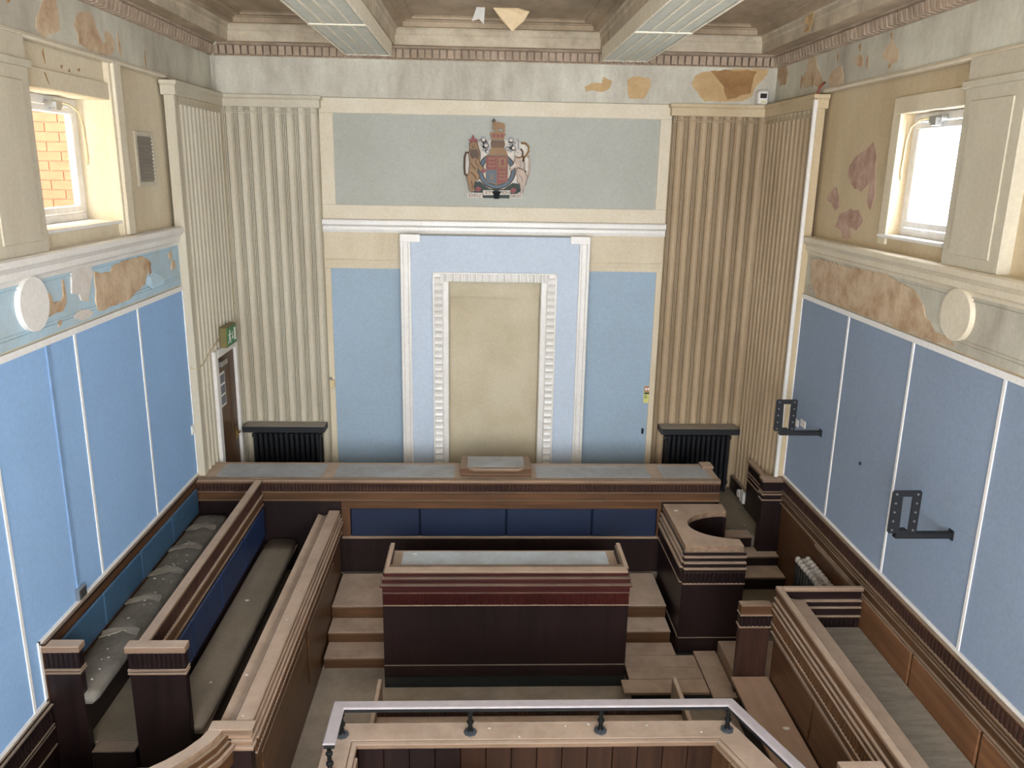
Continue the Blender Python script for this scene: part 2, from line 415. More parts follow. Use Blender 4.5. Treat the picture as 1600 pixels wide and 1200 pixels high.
RC = [[(9.14,5.9),(8.96,5.94),(8.75,6.05),(8.66,5.89),(8.6,5.65),(8.58,5.49),(8.64,5.32),(8.74,5.44),(8.72,5.61),(8.89,5.53),(9.07,5.56),(9.27,5.67),(9.26,5.8)],[(9.79,5.45),(9.66,5.52),(9.54,5.57),(9.45,5.45),(9.42,5.35),(9.51,5.28),(9.62,5.37),(9.75,5.4)],[(9.4,5.19),(9.37,5.27),(9.1,5.33),(8.93,5.33),(8.79,5.27),(8.77,5.2),(8.87,5.12),(9.04,5.13),(9.01,5.01),(9.24,4.99),(9.27,5.09),(9.49,5.12)]]
RL = [[(9.87,4.7),(9.64,4.73),(8.8,4.72),(7.95,4.75),(7.68,4.71),(7.48,4.69),(7.34,4.63),(7.24,4.57),(7.16,4.46),(7.07,4.45),(7.01,4.38),(6.82,4.37),(6.69,4.33),(6.64,4.3),(6.88,4.28),(7.36,4.275),(8.02,4.28),(8.87,4.275),(9.59,4.275),(9.79,4.43)]]
def patch(par, polys, x, sg, mat, t=.004, name='bare_patch'):
    for p in polys:
        part(name, G().slab(ragged(p), lambda a, b_, t_: (sg*(x-t_), a, b_), 0, t), mat, par)
patch(wl, LU, HW-.012, -1, 'plaster_bare'); patch(wl, LL, HW-.012, -1, 'plaster_bare', .012); patch(wl, LP, HW-.012, -1, 'plaster_pale', .012)
patch(wr, RU, HW-.012, 1, 'plaster_bare'); patch(wr, RC, 3.905, 1, 'plaster_pink'); patch(wr, RL, HW-.012, 1, 'plaster_bare', .012)
# a lifted paint flap and dark slits beside the patches
part('paint_flap', G().add([(-HW+.016, 8.93, 4.44), (-HW+.02, 9.06, 4.56), (-HW+.05, 9.42, 4.42), (-HW+.07, 9.30, 4.37), (-HW+.05, 9.05, 4.36), (-HW+.013, 8.93, 4.43), (-HW+.017, 9.06, 4.55), (-HW+.045, 9.42, 4.41), (-HW+.065, 9.30, 4.36), (-HW+.045, 9.05, 4.35)], [(0,1,2,3,4),(9,8,7,6,5),(0,5,6,1),(1,6,7,2),(2,7,8,3),(3,8,9,4),(4,9,5,0)]), 'frieze_pale_blue', wl)
patch(wl, [[(9.05,4.66),(9.10,4.64),(9.10,4.52),(9.03,4.47),(9.06,4.55)]], HW-.024, -1, 'plaster_brown', .003, 'torn_edge')
for (y, z, h) in ((10.42, 6.72, .16), (9.75, 6.92, .12), (9.2, 6.97, .1), (8.98, 6.78, .14), (8.5, 7.0, .08), (8.46, 6.72, .06), (10.8, 6.75, .16)):
    patch(wr, [[(y, z), (y+.025, z+h*.5), (y+.01, z+h), (y-.01, z+h*.55)]], HW-.012, 1, 'plaster_brown', .006, 'paint_crack')
for (y, z, h) in ((9.5, 6.66, .22), (7.3, 6.95, .1), (6.9, 6.85, .05)):
    patch(wl, [[(y, z), (y+.025, z+h*.5), (y+.01, z+h), (y-.01, z+h*.55)]], HW-.012, -1, 'plaster_brown', .006, 'paint_crack')

# ---- rear wall behind the gallery, with its big window ------------------------
g = G(); g.box(-4.4, 4.4, YR-.25, YR, -.12, 2.4); g.box(-4.4, 4.4, YR-.25, YR, 6.8, 7.7)
g.box(-4.4, -3.0, YR-.25, YR, 2.4, 6.8); g.box(3.0, 4.4, YR-.25, YR, 2.4, 6.8)
wrear = struct('wall_rear', g, 'cream', 'cream wall behind the public gallery')

# ---- back wall --------------------------------------------------------------
g = G()
g.box(-4.4, 4.4, YB, YB+.3, -.12, 7.7)
wb = struct('wall_back', g, 'cream_light', 'end wall behind the bench with blue panels between fluted pilasters')
part('upper_frieze', G().box(-3.85, 3.85, 11.738, YB, 6.60, 7.10), 'frieze_blue', wb)
BK = [[(2.66,6.89),(2.72,6.98),(2.83,7.04),(3.71,7.09),(3.69,7.02),(3.63,6.92),(3.55,6.84),(3.52,6.73),(3.39,6.65),(2.86,6.64),(2.78,6.72),(2.69,6.82)],[(2.91,7.05),(3.55,7.06),(3.52,6.94),(3.49,6.77),(3.17,6.66),(3.11,6.85),(2.99,6.95)],[(1.78,6.9),(1.86,6.95),(2.08,6.93),(2.11,6.83),(2.01,6.66),(1.83,6.65),(1.78,6.74)],[(1.2,6.81),(1.29,6.86),(1.42,6.84),(1.44,6.94),(1.56,6.88),(1.55,6.79),(1.43,6.75),(1.3,6.75),(1.21,6.74)]]
for p, m_, t in zip(BK, ('plaster_yellow', 'plaster_brown', 'plaster_yellow', 'plaster_yellow'), (.004, .007, .004, .004)):
    part('bare_patch', G().slab(ragged(p), lambda a, b_, t_: (a, 11.738-t_, b_), 0, t), m_, wb)
# plain surface around the upper blue field, ledge, band, side panels
part('upper_field', G().box(-2.255, 2.285, YB-.008, YB+.01, 5.17, 6.40), 'field_grey', wb)
g = G()
for a in ((-2.445, -2.255), (2.285, 2.445)): g.box(a[0], a[1], YB-.03, YB, 5.17, 6.40)
g.box(-2.445, 2.445, YB-.03, YB, 6.40, 6.60); g.box(-2.445, 2.445, YB-.03, YB, 4.97, 5.17)
part('field_frame', g, 'cream_light', wb, bevel=.006)
part('ledge', G().sweep([(2.445, YB), (-2.445, YB)], [(0, 4.79), (.05, 4.79), (.06, 4.83), (.06, 4.87), (.085, 4.89), (.10, 4.90), (.10, 4.955), (.085, 4.97), (0, 4.97)]), 'white_gloss', wb)
for sx in (-1, 1):
    part('band', G().box(sx*1.34, sx*2.445, YB-.02, YB, 4.275, 4.79), 'cream', wb)
    for z in (4.33, 4.385, 4.395, 4.70):
        part('band_moulding', G().box(sx*1.34, sx*2.445, YB-.032, YB-.018, z, z+.012), 'cream', wb)
    part('side_panel', G().box(sx*1.34, sx*2.36, YB-.012, YB, .942, 4.275), 'side_blue', wb)
    part('side_margin', G().box(sx*2.36, sx*2.445, YB-.03, YB, .942, 4.275), 'cream', wb, bevel=.005)
# projecting central surround
cs = part('centre_surround', G().box(-1.21, -.68, YB-.22, YB, .942, 4.77).box(.68, 1.21, YB-.22, YB, .942, 4.77).box(-.68, .68, YB-.22, YB, 4.13, 4.77), 'back_blue', wb)
for sx in (-1, 1):
    part('surround_moulding', G().sweep([(sx*1.34, YB-.22), (sx*1.195, YB-.22)][::sx], [(-.22, .942), (.0, .942), (.0, 4.74), (-.22, 4.74)]), 'white_gloss', wb)
    for a, b_, v in ((1.30, 1.345, .035), (1.195, 1.235, .03)):
        part('surround_bead', G().box(sx*a, sx*b_, YB-.22-v, YB-.21, .942, 4.74), 'white_gloss', wb, bevel=.008)
    part('surround_corner', G().box(sx*1.345, sx*1.06, YB-.27, YB-.215, 4.68, 4.79), 'white_gloss', wb, bevel=.006)
# egg and bead frame round the niche
for sx in (-1, 1):
    part('niche_frame', G().box(sx*.66, sx*.89, YB-.245, YB-.20, .942, 4.255), 'white_gloss', wb, bevel=.005)
    part('niche_fillet', G().box(sx*.86, sx*.89, YB-.265, YB-.24, .942, 4.255), 'white_gloss', wb, bevel=.005)
    part('niche_jamb', G().box(sx*.665, sx*.74, YB-.262, YB-.24, .942, 4.13), 'white_gloss', wb, bevel=.005)
part('niche_frame', G().box(-.66, .66, YB-.245, YB-.20, 4.13, 4.255), 'white_gloss', wb, bevel=.005)
part('niche_fillet', G().box(-.89, .89, YB-.265, YB-.24, 4.235, 4.262), 'white_gloss', wb, bevel=.005)
prof = [(-.044, 0), (-.043, .052), (-.03, .058), (0, .05), (.025, .032), (.043, .006), (.044, 0)]
def beadmesh(w):
    g = G(); g.loft([[(-w, 0, z) for z, d in prof]+[(-w, .001, prof[0][0])]]+[[(x, -d, z) for z, d in prof]+[(x, .001, prof[0][0])] for x in (-w*.98, 0, w*.98)]+[[(w, 0, z) for z, d in prof]+[(w, .001, prof[0][0])]])
    return mesh_of(g, 'bead', 'white_gloss')
bm1 = beadmesh(.055)
copies('bead', bm1, wb, [(sx*.805, YB-.243, 1.0+i*.0985) for sx in (-1, 1) for i in range(33)])
copies('bead', bm1, wb, [(-.735+i*.105, YB-.243, 4.192) for i in range(15)], (0, math.pi/2, 0))
# niche
part('niche_lining', G().box(-.68, .68, YB-.03, YB, .942, 3.90), 'niche_wall', wb)
part('niche_reveal', G().box(-.68, -.655, YB-.21, YB, .942, 4.13).box(.655, .68, YB-.21, YB, .942, 4.13), 'niche_wall', wb)
part('niche_head', G().box(-.655, .655, YB-.13, YB, 3.90, 4.13), 'niche_wall', wb)
part('niche_skirting', G().box(-.66, .66, YB-.06, YB-.02, .942, 1.30), 'mahogany_x', wb)

# ---- fluted pilasters -------------------------------------------------------
def flute_profile(a0, a1, n):
    p = (a1-a0)/n; out = []
    for i in range(n):
        u = a0+i*p
        for t, d in ((0, .0), (.02, -.002), (.03, -.035), (.07, -.035), (.08, .0), (.155, 0), (.165, -.035), (.205, -.035), (.215, 0), (.29, 0), (.30, -.035), (.34, -.035), (.35, -.002), (.43, -.016), (.54, -.027), (.68, -.032), (.82, -.027), (.92, -.016), (.99, 0)):
            out.append((u+t*p, d))
    out.append((a1, 0))
    return out
def fluted(par, T, a0, a1, n, z0, z1, depth=.09, name='fluting', mat='cream_grey'):
    pr = flute_profile(a0, a1, n)+[(a1, -depth), (a0, -depth)]
    g = G(T); g.loft([[(u, v, z0) for u, v in pr], [(u, v, z1) for u, v in pr]])
    return part(name, g, mat, par)
XP = 3.745; YP = 11.75
for sx in (-1, 1):
    a, b_ = sorted((sx*2.445, sx*XP))
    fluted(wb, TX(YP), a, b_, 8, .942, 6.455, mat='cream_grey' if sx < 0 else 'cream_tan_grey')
    part('pilaster_block', G().box(a, b_, YP+.05, YB, 6.36, 6.60), 'cream', wb)
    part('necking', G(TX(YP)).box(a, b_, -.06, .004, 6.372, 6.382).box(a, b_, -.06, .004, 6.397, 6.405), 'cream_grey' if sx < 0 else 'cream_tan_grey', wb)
    w = wl if sx < 0 else wr
    T = TYp(-XP) if sx < 0 else TYm(XP)
    if sx < 0:
        fluted(w, T, 10.10, 10.66, 4, .942, 6.455); fluted(w, T, 10.66, 11.68, 7, 3.28, 6.455); part('plain_strip', G().box(-3.85, -3.745, 11.68, 11.76, .942, 6.36), 'cream', w)
    else:
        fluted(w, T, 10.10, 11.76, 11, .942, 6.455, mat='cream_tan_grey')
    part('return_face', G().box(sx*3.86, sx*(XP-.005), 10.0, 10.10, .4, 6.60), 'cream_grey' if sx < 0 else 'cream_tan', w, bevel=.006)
    part('return_block', G().box(sx*3.86, sx*XP, 10.10, 11.76, 6.36, 6.60), 'cream', w)
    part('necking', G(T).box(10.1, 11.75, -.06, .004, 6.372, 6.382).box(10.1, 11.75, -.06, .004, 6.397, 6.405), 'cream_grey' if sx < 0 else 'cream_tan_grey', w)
    # capping moulding running round both faces
    cap = [(0, 6.45), (.03, 6.45), (.035, 6.47), (.035, 6.55), (.06, 6.57), (.06, 6.61), (0, 6.61)]
    pth = [(sx*3.88, 10.0), (sx*XP, 10.0), (sx*XP, YP), (sx*2.445, YP), (sx*2.445, YB)]
    if sx < 0: pth = pth[::-1]; cp = [(v, z) for v, z in cap]
    else: cp = [(v, z) for v, z in cap]
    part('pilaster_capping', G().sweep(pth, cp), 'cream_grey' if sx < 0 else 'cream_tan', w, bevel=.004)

# ---- cornice with dentils ---------------------------------------------------
cor = struct('trim_1', G().sweep([(HW, YR), (HW, 11.74), (-HW, 11.74), (-HW, YR)], [(-.05, 7.215), (.06, 7.215), (.10, 7.235), (.13, 7.27), (.13, 7.29), (-.05, 7.29)]), 'cornice_dirt', 'dirty plaster cornice with square dentils round the top of the walls')
part('cornice_bed', G().sweep([(HW, YR), (HW, 11.74), (-HW, 11.74), (-HW, YR)], [(-.05, 7.09), (.022, 7.09), (.022, 7.215), (-.05, 7.215)]), 'cornice_dirt', cor)
g = G().loft([[(-.037, 0, .0), (.037, 0, .0), (.037, -.06, .008), (-.037, -.06, .008)], [(-.037, 0, .112), (.037, 0, .112), (.037, -.08, .112), (-.037, -.08, .112)]])
dm = mesh_of(g, 'dentil', 'cornice_dirt')
copies('dentil', dm, cor, [(-3.74+i*.0972, 11.72, 7.10) for i in range(78)])
dm2 = mesh_of(G().loft([[(-.029, 0, .0), (.029, 0, .0), (.029, -.07, .008), (-.029, -.07, .008)], [(-.029, 0, .112), (.029, 0, .112), (.029, -.09, .112), (-.029, -.09, .112)]]), 'dentil', 'cornice_dirt')
copies('dentil', dm2, cor, [(-HW+.02, 11.62-i*.0972, 7.10) for i in range(60)], (0, 0, math.pi/2))
copies('dentil', dm2, cor, [(HW-.02, 11.62-i*.0972, 7.10) for i in range(60)], (0, 0, -math.pi/2))

# ---- ceiling ----------------------------------------------------------------
cl = struct('ceiling', G().box(-4.4, 4.4, YR-.2, YB+.3, 7.57, 7.72), 'ceiling_dirt', 'soot darkened coffered plaster ceiling')
YC0, YC1 = -2.6, 11.54
part('ceiling_border', G().box(-3.9, 3.9, YC1, YB, 7.25, 7.57).box(-3.9, 3.9, YR, YC0, 7.25, 7.57).box(-3.9, -3.54, YC0, YC1, 7.25, 7.57).box(3.54, 3.9, YC0, YC1, 7.25, 7.57), 'ceiling_dirt', cl)
for sx in (-1, 1):
    part('ceiling_beam', G().box(sx*1.37, sx*1.98, YC0, YC1, 7.25, 7.57), 'ceiling_dirt', cl)
for x0, x1 in ((-3.54, -1.98), (-1.37, 1.37), (1.98, 3.54)):
    pth = [(x0, YC0), (x1, YC0), (x1, YC1), (x0, YC1)]
    part('coffer_moulding', G().sweep(pth, [(-.01, 7.255), (.012, 7.255), (.012, 7.37), (.03, 7.39), (.03, 7.44), (.05, 7.46), (.0, 7.46)], True), 'coffer_cream', cl)
    part('coffer_step', G().sweep(pth, [(-.01, 7.46), (.13, 7.46), (.13, 7.52), (.16, 7.525), (.16, 7.535), (.26, 7.535), (.26, 7.56), (.29, 7.565), (.29, 7.572), (-.01, 7.572)], True), 'ceiling_dirt', cl)

# ---- windows ------------------------------------------------------------------
def window(idx, sgn, y0, y1, x, label, detail):
    S = lambda a, b_: (sgn*a, sgn*b_)
    z0, z1 = 5.12, 6.28
    w = struct('window_%d' % idx, G().box(*S(x, x+.07), y0, y1, z0, z0+.075).box(*S(x, x+.07), y0, y1, z1-.075, z1).box(*S(x, x+.07), y0, y0+.075, z0+.075, z1-.075).box(*S(x, x+.07), y1-.075, y1, z0+.075, z1-.075), 'upvc', label, bevel=.006)
    a, b_, c, d = y0+.085, y1-.085, z0+.085, z1-.085
    part('casement', G().box(*S(x-.012, x+.05), a, b_, c, c+.065).box(*S(x-.012, x+.05), a, b_, d-.065, d).box(*S(x-.012, x+.05), a, a+.065, c+.065, d-.065).box(*S(x-.012, x+.05), b_-.065, b_, c+.065, d-.065), 'upvc', w, bevel=.008)
    part('pane', G().box(*S(x+.022, x+.028), a+.065, b_-.065, c+.065, d-.065), 'glass', w)
    part('sill', G().box(*S(3.86, x), y0-.02, y1+.14, z0-.03, z0+.004), 'white_gloss' , w, bevel=.006)
    if detail:
        part('window_opener', G().box(*S(x-.07, x-.012), y1-.62, y1-.40, z1-.10, z1-.04).box(*S(x-.09, x-.02), y1-.56, y1-.47, z1-.13, z1-.06), 'steel', w)
        yy = y1-.02
        part('cable', G().tube([(sgn*(x-.03), y1-.45, z1-.05), (sgn*(x-.04), y1-.2, z1-.06), (sgn*(x-.05), y1-.06, z1-.12), (sgn*(x-.06), yy, z1-.25), (sgn*(x-.07), yy, z1-.55), (sgn*(x-.06), yy, z1-.62)], .009), 'cable_cream', w, smooth=True)
    return w
k = 1
for i, y in enumerate(BAYS):
    window(k, -1, y-.75, y+.71, 4.22, 'white framed window in left wall' + (' looking onto brickwork' if i == 0 else ' bay %d from the bench' % (i+1)), i == 0); k += 1
    window(k, 1, y-.75, y+.29, 4.02, 'white framed window in right wall' + (' with blank white sky' if i == 0 else ' bay %d from the bench' % (i+1)), i == 0); k += 1
g = G()
for x in (-3, -1.5, 0, 1.5, 2.95): g.box(x, x+.06, YR-.12, YR-.06, 2.4, 6.8)
for z in (2.4, 3.5, 4.6, 5.7, 6.74): g.box(-3, 3, YR-.12, YR-.06, z, z+.06)
wn = struct('window_%d' % k, g, 'upvc', 'tall gallery window behind the public seats')
for i in range(4):
    for j in range(4):
        part('pane', G().box(-3+1.5*i+.06, -1.5+1.5*i, YR-.093, YR-.087, 2.46+1.1*j, 3.5+1.1*j), 'glass', wn)

# brick wing outside the left window
g = G().box(-9, -4.48, 11.32, 11.6, 0, 9.0)
wx = struct('wall_exterior', g, 'mortar', 'sunlit red brick wing seen through the left window')
bk = mesh_of(G().box(-.17, .17, -.02, .02, 0, .108), 'brick', 'brick_red')
sp = []
for r in range(22):
    z = 4.6+r*.122
    for c in range(9):
        sp.append((-4.66-c*.352-(.176 if r % 2 else 0), 11.31, z))
copies('brick', bk, wx, sp)
struct('wall_sky_blocker', G().box(-6.9, -6.5, YR-2, 13, 0, 12.5), 'sky_blocker_beige', 'tall pale unseen wall added to block sky light outside left windows')  # unseen wall added to shade the brick wing and warm the left reveals

# ---- left door, exit sign ------------------------------------------------------
d1 = struct('door_1', G().box(-3.79, -3.75, 10.80, 11.55, .942, 3.17), 'walnut_z', 'dark brown door in the fluted corner under the green exit sign')
g = G()
g.box(-3.85, -3.715, 10.65, 10.78, .942, 3.28); g.box(-3.85, -3.715, 11.57, 11.69, .942, 3.28); g.box(-3.85, -3.715, 10.78, 11.57, 3.16, 3.28)
part('door_frame', g, 'white_gloss', d1, 'white painted door frame', bevel=.012)
part('glazing_bead', G().box(-3.75, -3.74, 11.28, 11.31, 1.9, 3.05), 'gold_dark', d1)
nb = part('notice', G().box(-3.75, -3.746, 10.86, 11.08, 2.45, 2.93), 'paper_white', d1, 'white notice with three grey pictures')
for i in range(3):
    part('notice_picture', G().box(-3.746, -3.744, 10.88, 11.06, 2.48+i*.15, 2.60+i*.15), 'photo_grey', nb)
part('door_closer', G().box(-3.75, -3.70, 10.85, 11.12, 3.03, 3.10), 'steel', d1, 'grey door closer')
part('door_handle', G().cyl((-3.75, 11.44, 1.92), (-3.70, 11.44, 1.92), .012).cyl((-3.70, 11.46, 1.92), (-3.70, 11.33, 1.92), .011).box(-3.75, -3.743, 11.41, 11.47, 1.82, 2.0), 'brass', d1, smooth=False)
ex = root('exit_sign', 'green illuminated running man exit sign box above the left door', 'sign', (-3.70, 11.1, 3.30))
# box hangs square to the wall face and turned towards the court
xa, xb, ya, yb, za, zb = -3.715, -3.62, 10.89, 11.33, 3.285, 3.565
part('sign_box', G().box(xa, xb, ya, yb, za, zb), 'sign_body', ex, bevel=.008)
pl = part('sign_face', G().box(xb, xb+.006, ya+.02, yb-.02, za+.02, zb-.02), 'sign_green', ex)
def signpoly(polys, nm):
    for p in polys:
        part(nm, G().slab(p, lambda a, b_, t: (xb+.006+t, ya+.02+a*.40, za+.02+b_*.24), 0, .002), 'sign_white', pl)
signpoly([[(.22,.80),(.27,.86),(.33,.82),(.30,.74),(.24,.74)], [(.18,.66),(.30,.72),(.42,.60),(.40,.55),(.31,.62),(.28,.46),(.36,.34),(.32,.12),(.27,.13),(.29,.30),(.20,.40),(.14,.18),(.04,.14),(.04,.20),(.11,.24),(.18,.46),(.21,.60),(.12,.54),(.10,.58)]], 'running_figure')
signpoly([[(.54,.72),(.58,.72),(.58,.38),(.63,.44),(.63,.36),(.56,.24),(.49,.36),(.49,.44),(.54,.38)]], 'arrow')
signpoly([[(.74,.14),(.92,.14),(.92,.86),(.74,.86)]], 'doorway_symbol')
single('sign_cable', G().tube([(-3.71, 10.88, 3.42), (-3.735, 10.70, 3.36), (-3.735, 10.45, 3.29), (-3.735, 10.25, 3.22), (-3.735, 10.06, 3.20), (-3.745, 9.985, 3.21), (-3.81, 9.99, 3.23)], .006), 'cable_cream', 'thin cream cable drooping from the exit sign across the fluting', 'cable', smooth=True)

# ---- floors, platforms and steps -----------------------------------------------
JF = .942; F1 = .475
struct('floor_bench', G().box(-3.85, 2.965, 9.95, YB, 0, JF).box(2.965, 3.85, 10.044, YB, 0, JF), 'platform_lino', 'raised dusty floor behind the magistrates bench')
st = root('step_flight', 'short flight of brown wooden steps left of the clerks desk', 'steps', (-1.62, 8.6, 0))
def steps(st, x0, x1, lst, tread, riser, yback):
    prev = yback
    for (yn, z, zb_) in lst:
        part('riser', G().box(x0, x1, yn+.025, prev, zb_-.0, z-.035), riser, st)
        part('tread', G().box(x0, x1, yn, prev, z-.035, z), tread, st, bevel=.008)
        prev = yn+.03
steps(st, -2.0, -1.285, [(9.02, F1, 0), (8.72, .299, 0), (8.415, .152, 0)], 'tread_x', 'walnut_x', 9.86)
st = root('step_flight', 'brown wooden steps between the clerks desk and the witness box', 'steps', (1.83, 9.2, 0))
steps(st, 1.50, 2.14, [(9.015, F1, 0), (8.72, .299, 0)], 'tread_x', 'walnut_x', 9.86)
struct('floor_clerk', G().box(-1.25, 1.47, 8.3, 9.86, 0, F1), 'platform_lino', 'raised floor strip behind the clerks desk')
st = root('step_flight', 'three dark steps climbing to the bench floor beside right wall', 'steps', (3.4, 9.6, 0))
part('riser', G().box(2.995, 3.50, 10.02, 10.046, F1, JF-.03), 'mahogany_x', st)
part('tread', G().box(2.995, 3.50, 10.0, 10.2, JF-.03, JF+.004), 'dusty_oak_x', st, bevel=.006)
steps(st, 2.995, 3.79, [(9.74, .781, 0), (9.44, .631, 0)], 'tread_x', 'mahogany_x', 10.02)
struct('floor_landing', G().box(2.95, 3.79, 8.5, 9.43, 0, .465), 'platform_lino', 'dusty landing at the foot of the right steps')
struct('floor_lower_landing', G().box(2.65, 3.79, 7.62, 8.49, 0, .31), 'dusty_oak_y', 'lower wooden landing behind the short square post', bevel=.008)
# planked platform
pf = root('plank_platform', 'low platform of worn planks right of the clerks desk', 'platform', (2.0, 8.2, 0))
part('frame', G().box(1.52, 2.60, 7.80, 8.54, 0, .115), 'kick_black', pf)
yy = [7.72, 7.97, 8.20, 8.44, 8.71]
for a, b_ in zip(yy[:-1], yy[1:]):
    part('plank', G().box(1.505 if a > 7.9 else 1.41, 2.15 if a > 8.3 else 2.36, a+.004, b_-.004, .117, .152), 'dusty_oak_x', pf, bevel=.004)
part('plank', G().box(2.37, 2.64, 7.62, 8.52, .12, .155), 'dusty_oak_y', pf, bevel=.004)

# ---- judges' bench ---------------------------------------------------------------
jb = root('magistrates_bench', 'long mahogany magistrates bench across the end of the court', 'bench', (-.44, 10.2, F1))
B0, B1 = -3.84, 2.965
part('bench_top', G().box(B0, B1, 9.86, 10.51, 1.75, 1.795), 'dusty_oak_x', jb, bevel=.01)
for a, b_, nm in ((-3.6, -2.24, 0), (-2.09, -.53, 0), (.55, 2.06, 0), (2.22, 2.86, 0)):
    part('top_inlay', G().box(a, b_, 9.96, 10.42, 1.79, 1.799), 'bench_inlay', jb, 'dusty grey blue leather inlay')
part('bench_back', G().box(B0, B1, 10.40, 10.45, JF, 1.76), 'mahogany_x', jb)
part('bench_end', G().box(B1-.05, B1, 9.9, 10.45, JF, 1.76), 'mahogany_z', jb)
part('end_block', G().box(B1-.14, B1+.02, 10.3, 10.5, 1.79, 1.83), 'dusty_oak_x', jb, bevel=.006)
layers(jb, TX(9.90), B0, B1, [
    ('cap_edge', 1.735, 1.80, -.05, .035, 'walnut_x'),
    ('reeded_band', 1.622, 1.737, -.05, .015, 'umber_x', .045),
    ('fillet', 1.605, 1.624, -.05, .035, 'walnut_x'),
    ('frieze_rail', 1.512, 1.607, -.05, .022, 'walnut_x'),
    ('fillet', 1.495, 1.514, -.05, .038, 'walnut_x'),
])
part('front_board', G().box(B0, B1, 9.90, 9.96, F1, 1.50), 'mahogany_z', jb)
part('top_rail', G().box(-1.99, 2.20, 9.87, 9.90, 1.395, 1.497), 'walnut_x', jb, bevel=.004)
part('stile', G().box(-1.99, -1.88, 9.87, 9.90, .98, 1.40), 'walnut_z', jb, bevel=.004)
part('stile', G().box(2.15, 2.20, 9.87, 9.90, .98, 1.40), 'walnut_z', jb, bevel=.004)
for a, b_ in ((-1.876, -.975), (-.975, .155), (.155, 1.285), (1.285, 2.147)):
    part('back_pad', G().box(a+.004, b_-.004, 9.862, 9.90, 1.005, 1.393), 'navy_leather', jb, 'deep blue leather back pad', bevel=.014)
part('pad_ledge', G().box(-1.99, 2.20, 9.85, 9.90, .975, 1.003), 'dusty_oak_x', jb, bevel=.004)
# raised reading desk at the middle
rd = part('reading_desk', G().box(-.45, .48, 10.02, 10.51, 1.80, 1.90), 'walnut_x', jb, 'raised chairmans reading desk', bevel=.008)
part('reading_plinth', G().box(-.45, .48, 9.98, 10.04, 1.80, 1.835), 'walnut_x', rd, bevel=.005)
part('reading_inlay', G().box(-.36, .39, 10.07, 10.46, 1.90, 1.905), 'bench_inlay', rd)
part('paper_rest', G().tube([(-.34, 10.03, 1.895), (-.27, 10.0, 1.885), (.30, 10.0, 1.885), (.37, 10.03, 1.895)], .022, 8), 'dusty_oak_x', rd, smooth=True)

# ---- clerk's desk -------------------------------------------------------------------
cd = root('clerks_desk', 'large dark mahogany clerks desk in the middle of the well', 'desk', (.11, 8.4, 0))
D0, D1 = -1.25, 1.465
layers(cd, TX(8.06), D0, D1, [
    ('kickboard', 0, .145, -.06, .0, 'kick_black'),
    ('base_rail', .145, .29, -.06, .012, 'mahogany_x'),
    ('front_panel', .29, 1.035, -.06, .0, 'mahogany_z'),
    ('bead', 1.035, 1.05, -.06, .022, 'dusty_oak_x'),
    ('reeded_band', 1.05, 1.185, -.06, .022, 'mahogany_red_x', .022),
    ('fillet', 1.185, 1.205, -.06, .035, 'mahogany_red_x'),
    ('moulding', 1.205, 1.275, -.06, .028, 'mahogany_red_x'),
])
for z0, z1, y, e in ((1.275, 1.30, 8.01, .025), (1.30, 1.345, 8.055, .0), (1.345, 1.365, 8.045, .01), (1.365, 1.41, 8.09, -.015)):
    part('step_moulding', G().box(D0-e, D1+e, y, 8.3, z0, z1), 'mahogany_red_x', cd, bevel=.005)
part('front_lip', G().box(D0+.02, D1-.02, 8.08, 8.20, 1.41, 1.432), 'dusty_oak_x', cd, bevel=.006)
for sx in (D0, D1-.06):
    part('side_panel', G().box(sx, sx+.06, 8.125, 8.80, 0, 1.40), 'mahogany_z', cd, bevel=.004)
    part('side_rail', G().box(sx+.02-.005, sx+.06+.005, 8.18, 8.80, 1.40, 1.432), 'dusty_oak_y', cd, bevel=.006)
part('desk_top', G().box(D0+.04, D1-.04, 8.15, 8.86, 1.26, 1.30), 'dusty_oak_x', cd)
part('desk_inlay', G().box(D0+.16, D1-.16, 8.20, 8.82, 1.30, 1.306), 'desk_inlay', cd, 'grey blue leather writing surface')

# ---- solicitors' table -----------------------------------------------------------------
UPY = 6.64
tb = root('solicitors_table', 'low wooden solicitors table between the dock and the clerks desk', 'table', (.3, 6.6, 0))
for x in (-1.19, 1.745):
    part('end_panel', G().box(x, x+.045, 6.15, 7.07, 0, .80), 'dusty_oak_y', tb, bevel=.006)
g = G(TX(UPY)); g.box(-1.15, 1.745, -.03, 0, .66, .80); g.reeds(-1.15, 1.745, 0, .012, .70, .785, .035)
part('reeded_upstand', g, 'umber_x', tb)
part('table_top', G().box(-1.15, 1.745, 6.15, UPY, .65, .69), 'dusty_oak_x', tb, bevel=.005)
part('table_groove', G().box(-1.0, 1.6, 6.52, 6.54, .688, .694), 'walnut_x', tb)
part('modesty_board', G().box(-1.15, 1.745, UPY, UPY+.03, 0, .66), 'walnut_x', tb)

